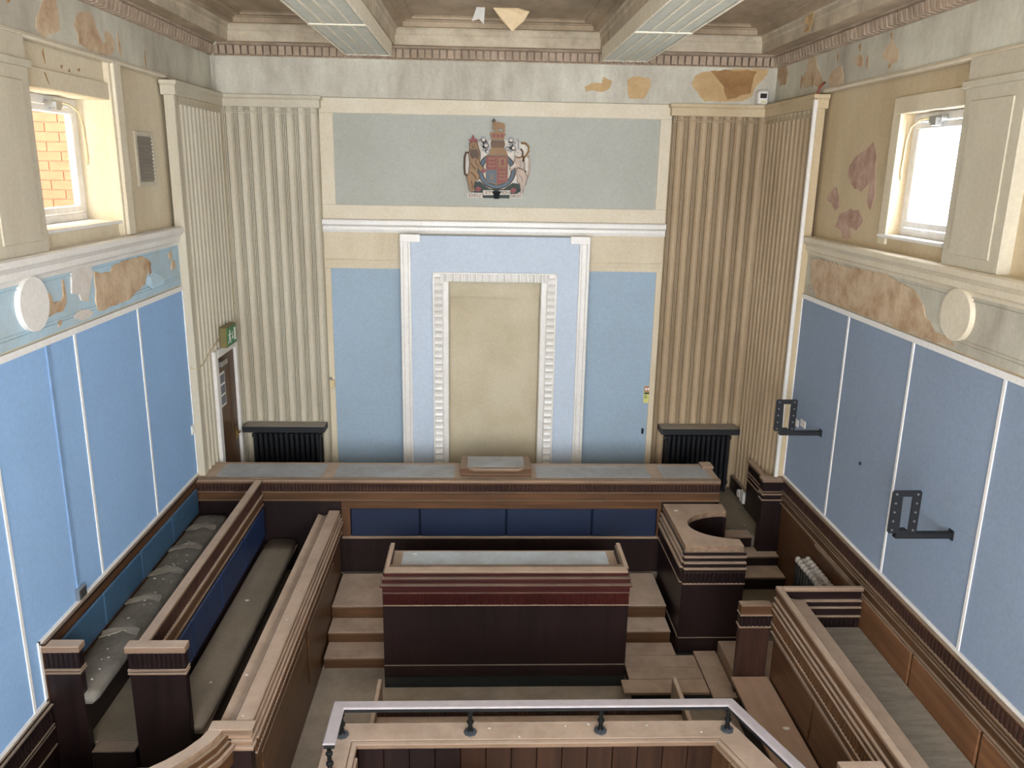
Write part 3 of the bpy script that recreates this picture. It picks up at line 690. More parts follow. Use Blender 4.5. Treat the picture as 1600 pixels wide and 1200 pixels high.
# ---- left pews --------------------------------------------------------------------------
def pew_end(par, x0, x1, y, z0, z1=1.802):
    part('end_panel', G().box(x0+.02, x1-.02, y+.02, y+.10, z0, z1-.22), 'mahogany_z', par, bevel=.004)
    part('end_bead', G().box(x0+.008, x1-.008, y+.008, y+.11, z1-.235, z1-.22), 'dusty_oak_x', par)
    part('end_bead', G().box(x0+.008, x1-.008, y+.008, y+.11, z1-.265, z1-.25), 'dusty_oak_x', par)
    g = G(TX(y+.025)); g.box(x0+.015, x1-.015, -.075, 0, z1-.222, z1-.06); g.reeds(x0+.015, x1-.015, 0, .012, z1-.21, z1-.06, .04)
    part('end_reeding', g, 'mahogany_x', par)
    part('end_cap', G().box(x0, x1, y, y+.115, z1-.06, z1), 'dusty_oak_x', par, bevel=.006)
def pew_back(par, T, u0, u1, ztop, zseat, pads):
    layers(par, T, u0, u1, [
        ('back_reeding', ztop-.20, ztop-.04, -.06, .0, 'umber_y', .05),
        ('back_fillet', ztop-.225, ztop-.20, -.06, .02, 'dusty_oak_y'),
        ('back_rail', ztop-.33, ztop-.225, -.06, .006, 'walnut_y'),
        ('back_fillet', ztop-.35, ztop-.33, -.06, .022, 'walnut_y'),
        ('back_board', zseat-.12, ztop-.35, -.06, .0, 'mahogany_y'),
    ])
    n = pads; L = (u1-u0-.1)/n
    for i in range(n):
        part('back_pad', G(T).box(u0+.05+i*L+.004, u0+.05+(i+1)*L-.004, 0, .03, zseat+.03, ztop-.37), 'blue_leather', par, 'blue leather back pad', bevel=.014)
# pew against the wall
pa = root('upper_pew', 'upper dark wooden pew against the left wall boards', 'pew', (-3.5, 8, .63))
part('pew_floor', G().box(-3.845, -3.07, 6.20, 9.85, 0, .80), 'platform_lino', pa)
part('pew_nosing', G().box(-3.51, -3.145, 6.06, 6.20, .0, .80), 'mahogany_x', pa, bevel=.006)
part('wall_cap', G().box(-3.848, -3.79, 6.1, 9.855, 1.79, 1.822), 'mahogany_y', pa, bevel=.005)
part('back_board', G().box(-3.848, -3.815, 6.1, 9.855, .8, 1.79), 'walnut_y', pa)
for i in range(4):
    L = 3.55/4
    part('back_pad', G().box(-3.815, -3.785, 6.25+i*L+.004, 6.25+(i+1)*L-.004, 1.36, 1.70), 'blue_leather_faded', pa, 'blue leather back pad', bevel=.014)
part('seat_board', G().box(-3.82, -3.47, 6.2, 9.85, 1.19, 1.225), 'mahogany_y', pa)
part('seat_support', G().box(-3.66, -3.62, 6.2, 9.85, .8, 1.19), 'mahogany_y', pa)
pew_end(pa, -3.835, -3.515, 6.085, 0)
# second pew
pb = root('lower_pew', 'lower dark wooden pew with blue back between the left partitions', 'pew', (-2.8, 8, .5))
part('back_cap', G().box(-3.065, -2.975, 6.14, 9.85, 1.765, 1.80), 'dusty_oak_y', pb, bevel=.006)
pew_back(pb, TYp(-2.99), 6.14, 9.85, 1.805, 1.0, 4)
part('rear_board', G().box(-3.06, -3.03, 6.14, 9.85, .8, 1.77), 'mahogany_y', pb)
pew_end(pb, -3.14, -2.64, 6.07, 0)
part('pew_floor', G().box(-3.02, -2.28, 6.12, 9.855, 0, .53), 'platform_lino', pb)
part('seat_board', G().box(-2.99, -2.57, 6.16, 9.85, .86, .895), 'mahogany_y', pb)
part('seat_support', G().box(-2.80, -2.76, 6.16, 9.85, .53, .86), 'mahogany_y', pb)
def soft(x0, x1, y0, y1, z0, z1, ny, amp, seed):
    rnd = random.Random(seed); g = G(); rings = []
    for j in range(ny+1):
        y = y0+(y1-y0)*j/ny; e = .9 if j in (0, ny) else 1
        h = [rnd.uniform(-amp, amp) for _ in range(3)]; sh = rnd.uniform(-amp, amp)*.6
        pr = [(x0+.02, z0), (x0, z0+.03), (x0, z1-.03), (x0+.03, z1-.006+h[0]), (x0*.6+x1*.4, z1+h[1]), (x0*.3+x1*.7, z1+h[2]), (x1-.03, z1-.008+h[2]*.5), (x1+sh, z1-.035), (x1+sh, z0+.03), (x1-.02, z0)]
        cx = (x0+x1)/2; cz = (z0+z1)/2
        rings.append([(cx+(a-cx)*e, y, cz+(b_-cz)*e) for a, b_ in pr])
    g.loft(rings); return g
cu = single('seat_cushion', soft(-3.815, -3.44, 6.12, 9.84, 1.226, 1.335, 44, .006, 3), 'cushion_dusty', 'long sagging torn grey cushion littered with flakes on wall pew', 'cushion', smooth=True)
for i, y in enumerate((6.95, 7.55, 8.15, 8.75, 9.3)):
    part('torn_cover', G().slab(ragged([(-3.80, y), (-3.62, y+.12), (-3.45, y+.05), (-3.455, y+.16), (-3.62, y+.26), (-3.79, y+.14)], .015), lambda a, b_, t: (a, b_, 1.336+t+.006*math.sin(b_*40)), 0, .006), 'cushion_grey', cu)
single('seat_cushion', soft(-2.955, -2.565, 6.16, 9.84, .896, .992, 10, .001, 5), 'cushion_tan', 'long flat tan cushion on the lower front pew', 'cushion', smooth=True)
# landing in front of the pews, lower wall boarding
struct('floor_pew_landing', G().box(-3.60, -2.35, 4.2, 6.08, 0, .62), 'dusty_oak_x', 'worn wooden landing at the foot of the left pews')
dd = struct('trim_2', G().box(-3.85, -3.80, .4, 6.08, 0, 1.285), 'mahogany_y', 'dark panelled dado along the left wall near the gallery')
for z, v in ((1.25, .03), (1.06, .02), (1.03, .02), (.86, .02)):
    part('dado_moulding', G().box(-3.80, -3.80+v, .4, 6.08, z, z+.02), 'mahogany_y', dd, bevel=.004)
g = G(TYp(-3.80)); g.reeds(.4, 6.08, 0, .012, 1.09, 1.24, .05); part('dado_reeding', g, 'mahogany_y', dd)

# ---- long partition with the curved wing ---------------------------------------------------
pc = root('court_partition', 'long dusty oak partition with curved wing beside the left pews', 'partition', (-2.15, 7.7, 0))
def Tc(u, v, z): return (-2.04+v, u, z)
part('reading_ledge', G().loft([[(-2.285, y, 1.30), (-2.285, y, 1.325), (-2.22, y, 1.30), (-2.16, y, 1.318), (-2.15, y, 1.318), (-2.15, y, 1.28), (-2.27, y, 1.27)] for y in (5.70, 9.86)]), 'dusty_oak_y', pc)
part('cap', G().box(-2.15, -2.005, 5.692, 9.86, 1.325, 1.378), 'dusty_oak_y', pc, bevel=.01)
layers(pc, Tc, 5.692, 9.86, [
    ('step_moulding', 1.275, 1.325, -.1, .045, 'dusty_oak_y'),
    ('step_moulding', 1.225, 1.275, -.1, .060, 'dusty_oak_y'),
    ('fillet', 1.205, 1.225, -.1, .075, 'dusty_oak_y'),
    ('reeded_band', 1.08, 1.205, -.1, .05, 'walnut_y', .05),
    ('bead', 1.06, 1.08, -.1, .055, 'dusty_oak_y'),
    ('lower_board', 0, 1.06, -.1, .02, 'walnut_y'),
])
part('inner_board', G().box(-2.26, -2.22, 5.70, 9.86, .2, 1.28), 'mahogany_y', pc)
for a, b_ in ((5.9, 7.6), (7.75, 9.3)):
    part('face_panel', G(Tc).box(a, b_, .02, .032, .25, .92), 'walnut_y', pc, bevel=.006)
part('newel', G().box(-2.30, -2.0, 5.60, 5.69, 0, 1.18), 'mahogany_z', pc, bevel=.006)
for z0, z1, e in ((1.18, 1.21, .02), (1.21, 1.25, .0), (1.25, 1.28, .02), (1.28, 1.33, .005), (1.33, 1.384, .025)):
    part('newel_moulding', G().box(-2.30-e, -2.0+e, 5.60-e, 5.69, z0, z1), 'dusty_oak_x', pc, bevel=.004)
path = [(-2.25, 5.66), (-2.26, 5.60), (-2.30, 5.47), (-2.385, 5.33), (-2.49, 5.21), (-2.63, 5.09), (-2.82, 4.98), (-3.05, 4.90), (-3.30, 4.87), (-3.6, 4.86)]
def wing(nm, prof, mat): return part(nm, G().sweep(path, prof), mat, pc)
wing('wing_cap', [(-.055, 1.33), (.055, 1.33), (.06, 1.35), (.055, 1.378), (-.055, 1.378), (-.06, 1.35)], 'dusty_oak_x')
wing('wing_moulding', [(-.05, 1.28), (.085, 1.28), (.085, 1.33), (-.05, 1.33)], 'walnut_x')
wing('wing_moulding', [(-.05, 1.24), (.11, 1.24), (.11, 1.28), (-.05, 1.28)], 'walnut_x')
wing('wing_moulding', [(-.05, 1.20), (.135, 1.20), (.135, 1.24), (-.05, 1.24)], 'dusty_oak_x')
wing('wing_band', [(-.05, 1.06), (.11, 1.06), (.11, 1.20), (-.05, 1.20)], 'walnut_x')
wing('wing_board', [(-.04, 0), (.08, 0), (.08, 1.06), (-.04, 1.06)], 'mahogany_z')

# ---- witness box ------------------------------------------------------------------------------
wt = root('witness_box', 'dark wooden witness box with semicircular cutout desk beside bench', 'witness box', (2.6, 9.2, 0))
W0, W1, V0, V1 = 2.20, 2.93, 8.61, 9.845
arc = [(2.95+.56*math.cos(t), 9.20+.42*math.sin(t)) for t in [math.pi*(.5+i/16) for i in range(17)]]
poly = [(W0+.01, V0), (W1-.02, V0), (W1-.02, 8.78)]+arc[::-1]+[(W1+.06, V1)]+[(W0+.01, V1)]
poly = [(W0+.01, V0), (2.91, V0), (2.80, 8.785)]
arc2 = [(2.98-.60*math.sin(t), 9.195-.41*math.cos(t)) for t in [math.radians(12+i*(168/18)) for i in range(19)]]
poly = [(W0+.01, V0), (2.90, V0), (2.90, 8.785)]+arc2+[(2.99, V1), (W0+.01, V1)]
part('desk_top', G().slab(poly, lambda a, b_, t: (a, b_, t), 1.41, 1.482), 'dusty_oak_y', wt)
for T, u0, u1 in ((TX(8.60), W0-.01, W1), (TYm(2.215), 8.60, 9.84)):
    ax = 'x' if u1 < 5 else 'y'
    layers(wt, T, u0, u1, [
        ('step_moulding', 1.365, 1.41, -.05, .01, 'mahogany_'+ax), ('fillet', 1.345, 1.365, -.05, .04, 'dusty_oak_'+ax),
        ('step_moulding', 1.295, 1.345, -.05, .015, 'mahogany_'+ax), ('fillet', 1.275, 1.295, -.05, .05, 'dusty_oak_'+ax),
        ('step_moulding', 1.225, 1.275, -.05, .035, 'mahogany_'+ax), ('fillet', 1.205, 1.225, -.05, .065, 'dusty_oak_'+ax),
        ('moulding', 1.165, 1.205, -.05, .045, 'mahogany_'+ax),
        ('reeded_band', 1.03, 1.165, -.05, .05, 'mahogany_'+ax, .05),
        ('bead', 1.012, 1.03, -.05, .055, 'dusty_oak_'+ax),
        ('face_panel', .30, 1.012, -.05, .02, 'mahogany_z'), ('base', .0, .30, -.05, .035, 'mahogany_'+ax)])
part('inner_curve', G().loft([[(x, y, z) for x, y in arc2]+[(x-.03, y+.0, z) for x, y in arc2[::-1]] for z in (.5, 1.41)]), 'mahogany_z', wt)
part('rear_board', G().box(2.2, 2.98, 9.81, 9.84, 0, 1.41), 'mahogany_z', wt)
part('side_board', G().box(2.94, 2.98, 9.58, 9.81, .4, 1.41), 'mahogany_z', wt)
part('box_floor', G().box(2.25, 2.93, 8.65, 9.84, .5, .53), 'platform_lino', wt)

# ---- right hand wall dado ---------------------------------------------------------------------
dr = struct('trim_3', G().box(3.80, 3.85, .4, 9.86, 0, 1.82), 'walnut_y', 'dark panelled dado along the right wall')
g = G(TYm(3.80)); g.reeds(.4, 9.98, 0, .012, 1.665, 1.80, .055); part('dado_reeding', g, 'umber_y', dr)
for z0, z1, v in ((1.80, 1.822, .025), (1.64, 1.665, .03), (1.555, 1.575, .02), (1.475, 1.49, .03), (1.60, 1.61, .016)):
    part('dado_moulding', G().box(3.80-v, 3.80, .4, 9.98, z0, z1), 'walnut_y', dr, bevel=.004)
for a, b_ in ((6.46, 7.50), (5.39, 6.43), (4.32, 5.36), (3.25, 4.29)):
    part('dado_panel', G().box(3.775, 3.80, a, b_, .7, 1.46), 'teak_y', dr, bevel=.008)
part('radiator_frame', G().box(3.765, 3.80, 7.66, 8.68, 1.44, 1.475), 'dusty_oak_y', dr)
eb = root('dado_end_post', 'square dark wooden post ending the right dado by the fluted corner', 'post', (3.68, 9.92, .4))
part('post_body', G().box(3.53, 3.848, 9.87, 9.995, .785, 1.52), 'mahogany_z', eb, bevel=.005)
for z0, z1, e in ((1.52, 1.535, .012), (1.60, 1.62, .016), (1.64, 1.65, .01)):
    part('post_bead', G().box(3.53-e, 3.85, 9.87-e, 10.0, z0, z1), 'dusty_oak_x', eb)
part('post_neck', G().box(3.53, 3.85, 9.87, 10.0, 1.535, 1.78), 'mahogany_x', eb)
part('post_cap', G().box(3.51, 3.85, 9.85, 10.0, 1.78, 1.82), 'dusty_oak_x', eb, bevel=.005)
gt = root('half_gate', 'open dark wooden half gate leading up behind the bench', 'gate', (3.70, 10.5, JF))
part('gate_leaf', G().box(3.68, 3.72, 10.08, 10.93, JF+.01, 1.66), 'mahogany_z', gt, bevel=.004)
part('gate_cap', G().box(3.66, 3.74, 10.07, 10.94, 1.66, 1.70), 'dusty_oak_y', gt, bevel=.005)
for z in (1.52, 1.47, 1.40):
    part('gate_bead', G().box(3.67, 3.68, 10.16, 10.93, z, z+.012), 'dusty_oak_y', gt)
part('gate_edge', G().box(3.672, 3.728, 10.05, 10.10, JF+.01, 1.66), 'mahogany_z', gt, bevel=.004)
for z in (1.36, 1.12):
    part('gate_knob', G().lathe((3.665, 10.075, z), [(.004, -.018), (.018, -.012), (.02, 0), (.018, .012), (.004, .018)], 8), 'steel', gt)

# ---- jury / press box on the right ------------------------------------------------------------------
jbx = root('press_box', 'brown wooden press box with stepped mouldings along right wall', 'enclosure', (3.3, 6, 0))
JT = 1.574
part('cap', G().box(2.87, 2.935, 4.2, 7.50, JT-.04, JT), 'dusty_oak_y', jbx, bevel=.006)
part('cap', G().box(2.935, 3.78, 7.44, 7.50, JT-.04, JT), 'dusty_oak_x', jbx, bevel=.006)
part('reading_slope', G().loft([[(2.935, y, 1.50), (2.94, y, 1.515), (3.15, y, 1.455), (3.155, y, 1.43)] for y in (4.2, 7.38)]), 'dusty_oak_y', jbx)
layers(jbx, TYm(2.91), 4.2, 7.49, [
    ('fascia', 1.455, 1.54, -.03, .03, 'walnut_y'), ('fillet', 1.435, 1.455, -.03, .05, 'dusty_oak_y'),
    ('step_moulding', 1.39, 1.435, -.03, .04, 'walnut_y'), ('fillet', 1.375, 1.39, -.03, .06, 'dusty_oak_y'),
    ('step_moulding', 1.33, 1.375, -.03, .05, 'walnut_y'), ('fillet', 1.315, 1.33, -.03, .065, 'dusty_oak_y'),
    ('reeded_band', 1.165, 1.315, -.03, .045, 'walnut_y', .05), ('fillet', 1.15, 1.165, -.03, .055, 'dusty_oak_y'),
    ('rail', 1.06, 1.15, -.03, .03, 'walnut_y'), ('fillet', 1.045, 1.06, -.03, .045, 'dusty_oak_y'),
    ('lower_board', .3, 1.045, -.03, .0, 'walnut_y')])
for a, b_ in ((6.42, 7.45), (5.36, 6.39), (4.3, 5.33)):
    part('face_panel', G(TYm(2.91)).box(a, b_, 0, .02, .55, 1.0), 'walnut_y', jbx, bevel=.006)
layers(jbx, TX(7.46), 2.95, 3.77, [
    ('fascia', 1.44, 1.54, -.03, .0, 'mahogany_x'), ('fillet', 1.42, 1.44, -.03, .03, 'dusty_oak_x'),
    ('step_moulding', 1.365, 1.42, -.03, .015, 'mahogany_x'), ('fillet', 1.35, 1.365, -.03, .04, 'dusty_oak_x'),
    ('step_moulding', 1.27, 1.35, -.03, .025, 'mahogany_x'), ('fillet', 1.255, 1.27, -.03, .05, 'dusty_oak_x'),
    ('reeded_band', 1.10, 1.255, -.03, .02, 'mahogany_x', .05), ('lower_board', .2, 1.10, -.03, .0, 'mahogany_z')])
part('seat', G().box(3.24, 3.775, 4.2, 7.43, 1.09, 1.14), 'grey_seat', jbx, 'dusty grey bench seat', bevel=.012)
part('seat_front', G().box(3.26, 3.29, 4.2, 7.43, .4, 1.09), 'walnut_y', jbx)
part('box_floor', G().box(2.95, 3.78, 4.2, 7.43, .3, .55), 'platform_lino', jbx)
# end post and outside seat
ps = root('newel_post', 'short square wooden post with fluted neck at head of press box', 'post', (2.7, 7.55, .3))
part('post_body', G().box(2.545, 2.865, 7.51, 7.60, .30, 1.085), 'umber_z', ps, bevel=.005)
part('post_bead', G().box(2.53, 2.868, 7.495, 7.61, 1.085, 1.10), 'dusty_oak_x', ps)
g = G(TX(7.515)); g.box(2.54, 2.865, -.085, 0, 1.10, 1.23); g.reeds(2.54, 2.865, 0, .014, 1.10, 1.225, .05)
part('post_fluting', g, 'mahogany_x', ps)
part('post_bead', G().box(2.53, 2.868, 7.495, 7.61, 1.225, 1.24), 'dusty_oak_x', ps)
part('post_cap', G().box(2.535, 2.868, 7.50, 7.61, 1.24, 1.344), 'walnut_x', ps, bevel=.006)
sb = root('side_bench', 'plain worn plank bench against the outside of press box', 'bench', (2.7, 6, 0))
part('seat_plank', G().box(2.49, 2.89, 5.5, 7.49, .475, .512), 'worn_y', sb, bevel=.006)
part('gap_shade_board', G().box(2.60, 2.63, 5.5, 7.46, 0, .475), 'kick_black', sb)  # black board paints in the shaded gap beneath the seat plank
pr_ = root('corner_post', 'square wooden post top beside the press box nearest the gallery', 'post', (2.55, 4.75, 0))
part('post_body', G().box(2.41, 2.69, 4.62, 4.85, 0, 1.56), 'mahogany_z', pr_)
part('post_cap', G().box(2.385, 2.713, 4.60, 4.875, 1.56, 1.62), 'dusty_oak_x', pr_, bevel=.006)

# ---- dock ------------------------------------------------------------------------------------------
dk = root('prisoners_dock', 'wooden dock with broad cap and metal handrail in foreground', 'dock', (.3, 5, 0))
DZ = 1.1
pth = [(-1.46, 3.4), (-1.46, 6.016), (1.985, 6.016), (2.31, 5.16), (2.31, 3.4)]
part('cap', G().sweep(pth, [(0, DZ-.045), (0, DZ), (-.22, DZ), (-.22, DZ-.045)]), 'dusty_oak_x', dk, bevel=.006)
part('inner_cap', G().sweep(pth, [(-.222, DZ-.05), (-.222, DZ-.006), (-.268, DZ-.006), (-.268, DZ-.05)]), 'dusty_oak_x', dk, bevel=.005)
part('outer_wall', G().sweep(pth, [(-.05, 0), (-.05, DZ-.045), (-.09, DZ-.045), (-.09, 0)]), 'walnut_z', dk)
n = 14
for i in range(n):
    a = -1.19+i*(2.97/n)
    part('wall_board', G().box(a+.003, a+2.97/n-.003, 5.77, 5.80, 0, DZ-.045), 'mahogany_z' if i < 4 else 'cedar_z', dk, bevel=.004)
for i in range(10):
    y = 5.77-i*.22
    part('wall_board', G().box(-1.23, -1.20, y-.217, y-.003, 0, DZ-.045), 'mahogany_z', dk, bevel=.004)
    g = G(lambda u, v, z, y=y: (1.80+min(5.77-u, .70)*.38-v, u, z)); g.box(y-.217, y-.003, 0, .03, 0, DZ-.045)
    part('wall_board', g, 'walnut_z', dk, bevel=.004)
part('dock_floor', G().box(-1.40, 1.8, 3.4, 5.8, .02, .2), 'floor_lino', dk)
hr = part('handrail', G().sweep([(-1.346, 5.396), (-1.346, 5.872), (1.925, 5.872), (2.245, 5.02), (2.245, 4.0)], [(.05, 1.372), (.05, 1.382), (.042, 1.39), (-.042, 1.39), (-.05, 1.382), (-.05, 1.372)]), 'rail_grey', dk, 'worn grey metal handrail', bevel=.004)
part('rail_shade_strip', G().sweep([(-1.346, 5.40), (-1.346, 5.872), (1.925, 5.872), (2.245, 5.02), (2.245, 4.0)], [(.04, 1.338), (.04, 1.373), (-.04, 1.373), (-.04, 1.338)]), 'black_metal', hr)  # black strip paints the shaded underside of the grey rail
bp = [(.052, 0), (.052, .012), (.03, .02), (.022, .03), (.018, .09), (.03, .10), (.03, .115), (.019, .125), (.017, .18), (.028, .19), (.028, .205), (.018, .215), (.018, .245)]
for (x, y) in ((-1.346, 5.40), (-1.33, 5.86), (-.262, 5.88), (.84, 5.885), (1.925, 5.885), (2.2, 5.12), (2.245, 4.3)):
    b1 = part('baluster', G().lathe((x, y, DZ), bp), 'baluster_iron', dk, smooth=False)
    part('baluster_foot', G().lathe((x, y, DZ), [(.056, 0), (.056, .014), (.03, .022)], 8), 'baluster_foot', b1)
part('door_edge', G().box(-1.215, -1.175, 5.2, 5.66, .2, 1.04), 'dusty_oak_z', dk)
def Pk(u, v, z):
    e1 = Vector((.93, .30, .1)).normalized(); e2 = Vector((.12, -.60, -.79)).normalized(); e3 = e1.cross(e2)
    return tuple(Vector((-.70, 5.13, .99))+e1*u+e2*v+e3*z)
single('loose_plank', G(Pk).box(0, .60, 0, .95, -.02, .02), 'dusty_oak_x', 'loose pale plank leaning inside the dock', 'plank', bevel=.004)


# ---- radiators ---------------------------------------------------------------------------------------
def radiator(label, x0, x1):
    r = root('radiator', label, 'radiator', ((x0+x1)/2, 11.66, JF), 'black column radiators under shelves by the fluted corners')
    n = round((x1-x0)/.075); p = (x1-x0)/n
    for i in range(n):
        u = x0+(i+.5)*p
        s_ = part('section', G().loft([[(u-.03, 11.56, z), (u+.03, 11.56, z), (u+.03, 11.71, z), (u-.03, 11.71, z)] for z in (1.02, 1.06, 1.80, 1.86)]), 'radiator_black', r, bevel=.012)
    part('pipe', G().cyl((x0-.02, 11.64, 1.08), (x1+.02, 11.64, 1.08), .03).cyl((x0-.02, 11.64, 1.80), (x1+.02, 11.64, 1.80), .03), 'radiator_black', r)
    part('foot', G().box(x0+.02, x0+.07, 11.58, 11.70, JF, 1.03).box(x1-.07, x1-.02, 11.58, 11.70, JF, 1.03), 'radiator_black', r)
    part('back_plate', G().box(x0-.01, x1+.01, 11.71, 11.74, 1.0, 1.9), 'void_black', r)
    return r
radiator('black column radiator left of the bench under a dark shelf', -3.56, -2.57)
radiator('black column radiator right of the bench under a dark shelf', 2.62, 3.60)
for (x0, x1, lab) in ((-3.66, -2.49, 'dark dusty shelf above the radiator near the left door'), (2.52, 3.68, 'dark dusty shelf above the radiator near the right fluted corner')):
    s_ = root('radiator_shelf', lab, 'shelf', ((x0+x1)/2, 11.6, 1.93))
    part('shelf_board', G().box(x0, x1, 11.50, 11.74, 1.945, 1.985), 'radiator_dusty', s_, bevel=.006)
    part('shelf_edge', G().sweep([(x0+.02, 11.74), (x0+.02, 11.49), (x1-.02, 11.49), (x1-.02, 11.74)], [(0, 1.90), (0, 1.95), (.02, 1.98), (-.03, 1.98), (-.03, 1.90)][::-1]), 'black_metal', s_)
    part('bracket', G().box(x0+.08, x0+.11, 11.52, 11.75, 1.90, 1.945).box(x1-.11, x1-.08, 11.52, 11.75, 1.90, 1.945), 'black_metal', s_)
rr = root('column_radiator', 'dusty cast iron column radiator against the right dado', 'radiator', (3.7, 8.3, .3))
n = 13
for i in range(n):
    y = 7.72+i*.082
    for x in (3.60, 3.72):
        part('column', G().cyl((x, y, .36), (x, y, 1.24), .026, 8), 'radiator_black', rr, smooth=True)
    for x in (3.60, 3.72):
        part('section_head', G().lathe((x, y, 1.22), [(.026, 0), (.036, .02), (.036, .045), (.024, .068), (.006, .075)], 8), 'radiator_grey', rr, smooth=True)
    part('section_bridge', G().box(3.60, 3.72, y-.018, y+.018, 1.225, 1.262), 'radiator_grey', rr)
    part('section_foot', G().box(3.56, 3.76, y-.028, y+.028, .31, .38), 'radiator_black', rr)

# ---- ceiling light fittings -------------------------------------------------------------------------------
def louvre_light(x0, x1, lab):
    L = root('ceiling_light', lab, 'ceiling light', ((x0+x1)/2, 8.0, 7.08), 'fluorescent louvre lights under the ceiling beams')
    z0, z1 = 7.08, 7.25
    ya, yb = 4.6, 11.3
    h = .028
    part('housing', G().box(x0, x0+h, ya, yb, z0, z1).box(x1-h, x1, ya, yb, z0, z1).box(x0+h, x1-h, ya, yb, z1-.02, z1).box(x0+h, x1-h, yb-h, yb, z0, z1).box(x0+h, x1-h, ya, ya+h, z0, z1), 'lamp_white', L, bevel=.004)
    for y in (8.98, 6.66):
        part('joint_bar', G().box(x0, x1, y-.03, y+.03, z0-.006, z0+.03), 'lamp_white', L, bevel=.004)
    w = (x1-x0-2*h)/4
    for i in range(4):
        a = x0+h+i*w
        if i: part('divider', G().box(a-.012, a+.012, ya+h, yb-h, z0+.002, z0+.05), 'lamp_white', L)
        part('tube', G().cyl((a+w/2, ya+.06, z0+.085), (a+w/2, yb-.06, z0+.085), .017, 8), 'tube_white', L, smooth=True)
        g = G(); y = ya+.06
        while y < yb-.05:
            g.add([(a+.012, y, z0+.006), (a+w-.012, y, z0+.006), (a+w-.012, y+.004, z0+.05), (a+.012, y+.004, z0+.05)], [(0, 1, 2, 3)])
            g.add([(a+.012, y+.010, z0+.006), (a+w-.012, y+.010, z0+.006), (a+w-.012, y+.006, z0+.05), (a+.012, y+.006, z0+.05)], [(3, 2, 1, 0)])
            g.add([(a+.012, y, z0+.006), (a+w-.012, y, z0+.006), (a+w-.012, y+.010, z0+.006), (a+.012, y+.010, z0+.006)], [(3, 2, 1, 0)])
            y += .036
        part('louvre', g, 'louvre', L, kind='stuff')
louvre_light(-1.98, -1.375, 'long white louvred fluorescent light left of the centre coffer')
louvre_light(1.35, 1.96, 'long white louvred fluorescent light right of the centre coffer')
# peeled paper hanging from the centre coffer
single('peeling_paper', G().add([(-.08, 10.62, 7.57), (.22, 10.60, 7.57), (.36, 10.66, 7.545), (.30, 10.74, 7.45), (.16, 10.80, 7.34), (.02, 10.76, 7.46), (-.08, 10.615, 7.565), (.22, 10.595, 7.565), (.36, 10.655, 7.54), (.30, 10.735, 7.445), (.16, 10.795, 7.335), (.02, 10.755, 7.455)], [(0,1,2,3,4,5),(11,10,9,8,7,6),(0,6,7,1),(1,7,8,2),(2,8,9,3),(3,9,10,4),(4,10,11,5),(5,11,6,0)]), 'paper_peel', 'large yellowed flake of paper hanging from the centre coffer', 'paper')
single('peeling_paper', G().add([(-.28, 10.60, 7.57), (-.18, 10.62, 7.57), (-.19, 10.74, 7.40), (-.25, 10.72, 7.46), (-.34, 10.72, 7.43), (-.28, 10.595, 7.566), (-.18, 10.615, 7.566), (-.19, 10.735, 7.396), (-.25, 10.715, 7.456), (-.34, 10.715, 7.426)], [(0,1,2,3,4),(9,8,7,6,5),(0,5,6,1),(1,6,7,2),(2,7,8,3),(3,8,9,4),(4,9,5,0)]), 'paper_back', 'small white torn strip hanging left of the yellowed ceiling flake', 'paper')
single('peeling_paper', G().add([(3.50, 9.72, 7.46), (3.50, 9.92, 7.46), (3.46, 9.90, 7.38), (3.49, 9.84, 7.33), (3.44, 9.86, 7.26), (3.45, 9.70, 7.25), (3.49, 9.74, 7.34), (3.505, 9.72, 7.455), (3.505, 9.92, 7.455), (3.465, 9.90, 7.375), (3.495, 9.84, 7.325), (3.445, 9.86, 7.255), (3.455, 9.70, 7.245), (3.495, 9.74, 7.335)], [(0,1,2,3,4,5,6),(13,12,11,10,9,8,7),(0,7,8,1),(1,8,9,2),(2,9,10,3),(3,10,11,4),(4,11,12,5),(5,12,13,6),(6,13,7,0)]), 'plaster_yellow', 'yellow strip of paper curling off the right ceiling border', 'paper')

# ---- fittings on the walls ------------------------------------------------------------------------------------
for sx, lab in ((-1, 'white round disc on the left wall frieze'), (1, 'cream round disc on the right wall frieze')):
    r_ = single('wall_roundel', G().loft([[(sx*(HW-.012-d), 6.65+r*math.cos(t), 4.572+r*math.sin(t)) for t in [2*math.pi*i/40 for i in range(40)]] for d, r in ((0, .225), (.035, .225), (.042, .217))]), 'white_gloss' if sx < 0 else 'cream_light', lab, 'roundel')
vg = root('air_vent', 'cream framed ventilation grille high on the left wall', 'vent', (-3.9, 9.42, 5.48))
part('vent_frame', G().box(-3.905, -3.885, 9.16, 9.21, 5.44, 6.02).box(-3.905, -3.885, 9.62, 9.67, 5.44, 6.02).box(-3.905, -3.885, 9.21, 9.62, 5.44, 5.49).box(-3.905, -3.885, 9.21, 9.62, 5.97, 6.02), 'cream_grey', vg, bevel=.003)
part('vent_back', G().box(-3.904, -3.900, 9.21, 9.62, 5.49, 5.97), 'plastic_grey', vg)
for i in range(12):
    z = 5.505+i*.039
    part('slat', G().add([(-3.899, 9.215, z), (-3.899, 9.615, z), (-3.884, 9.615, z+.022), (-3.884, 9.215, z+.022), (-3.896, 9.215, z-.002), (-3.896, 9.615, z-.002), (-3.881, 9.615, z+.02), (-3.881, 9.215, z+.02)], [(0,1,2,3),(7,6,5,4),(0,4,5,1),(1,5,6,2),(2,6,7,3),(3,7,4,0)]), 'slat_grey', vg)
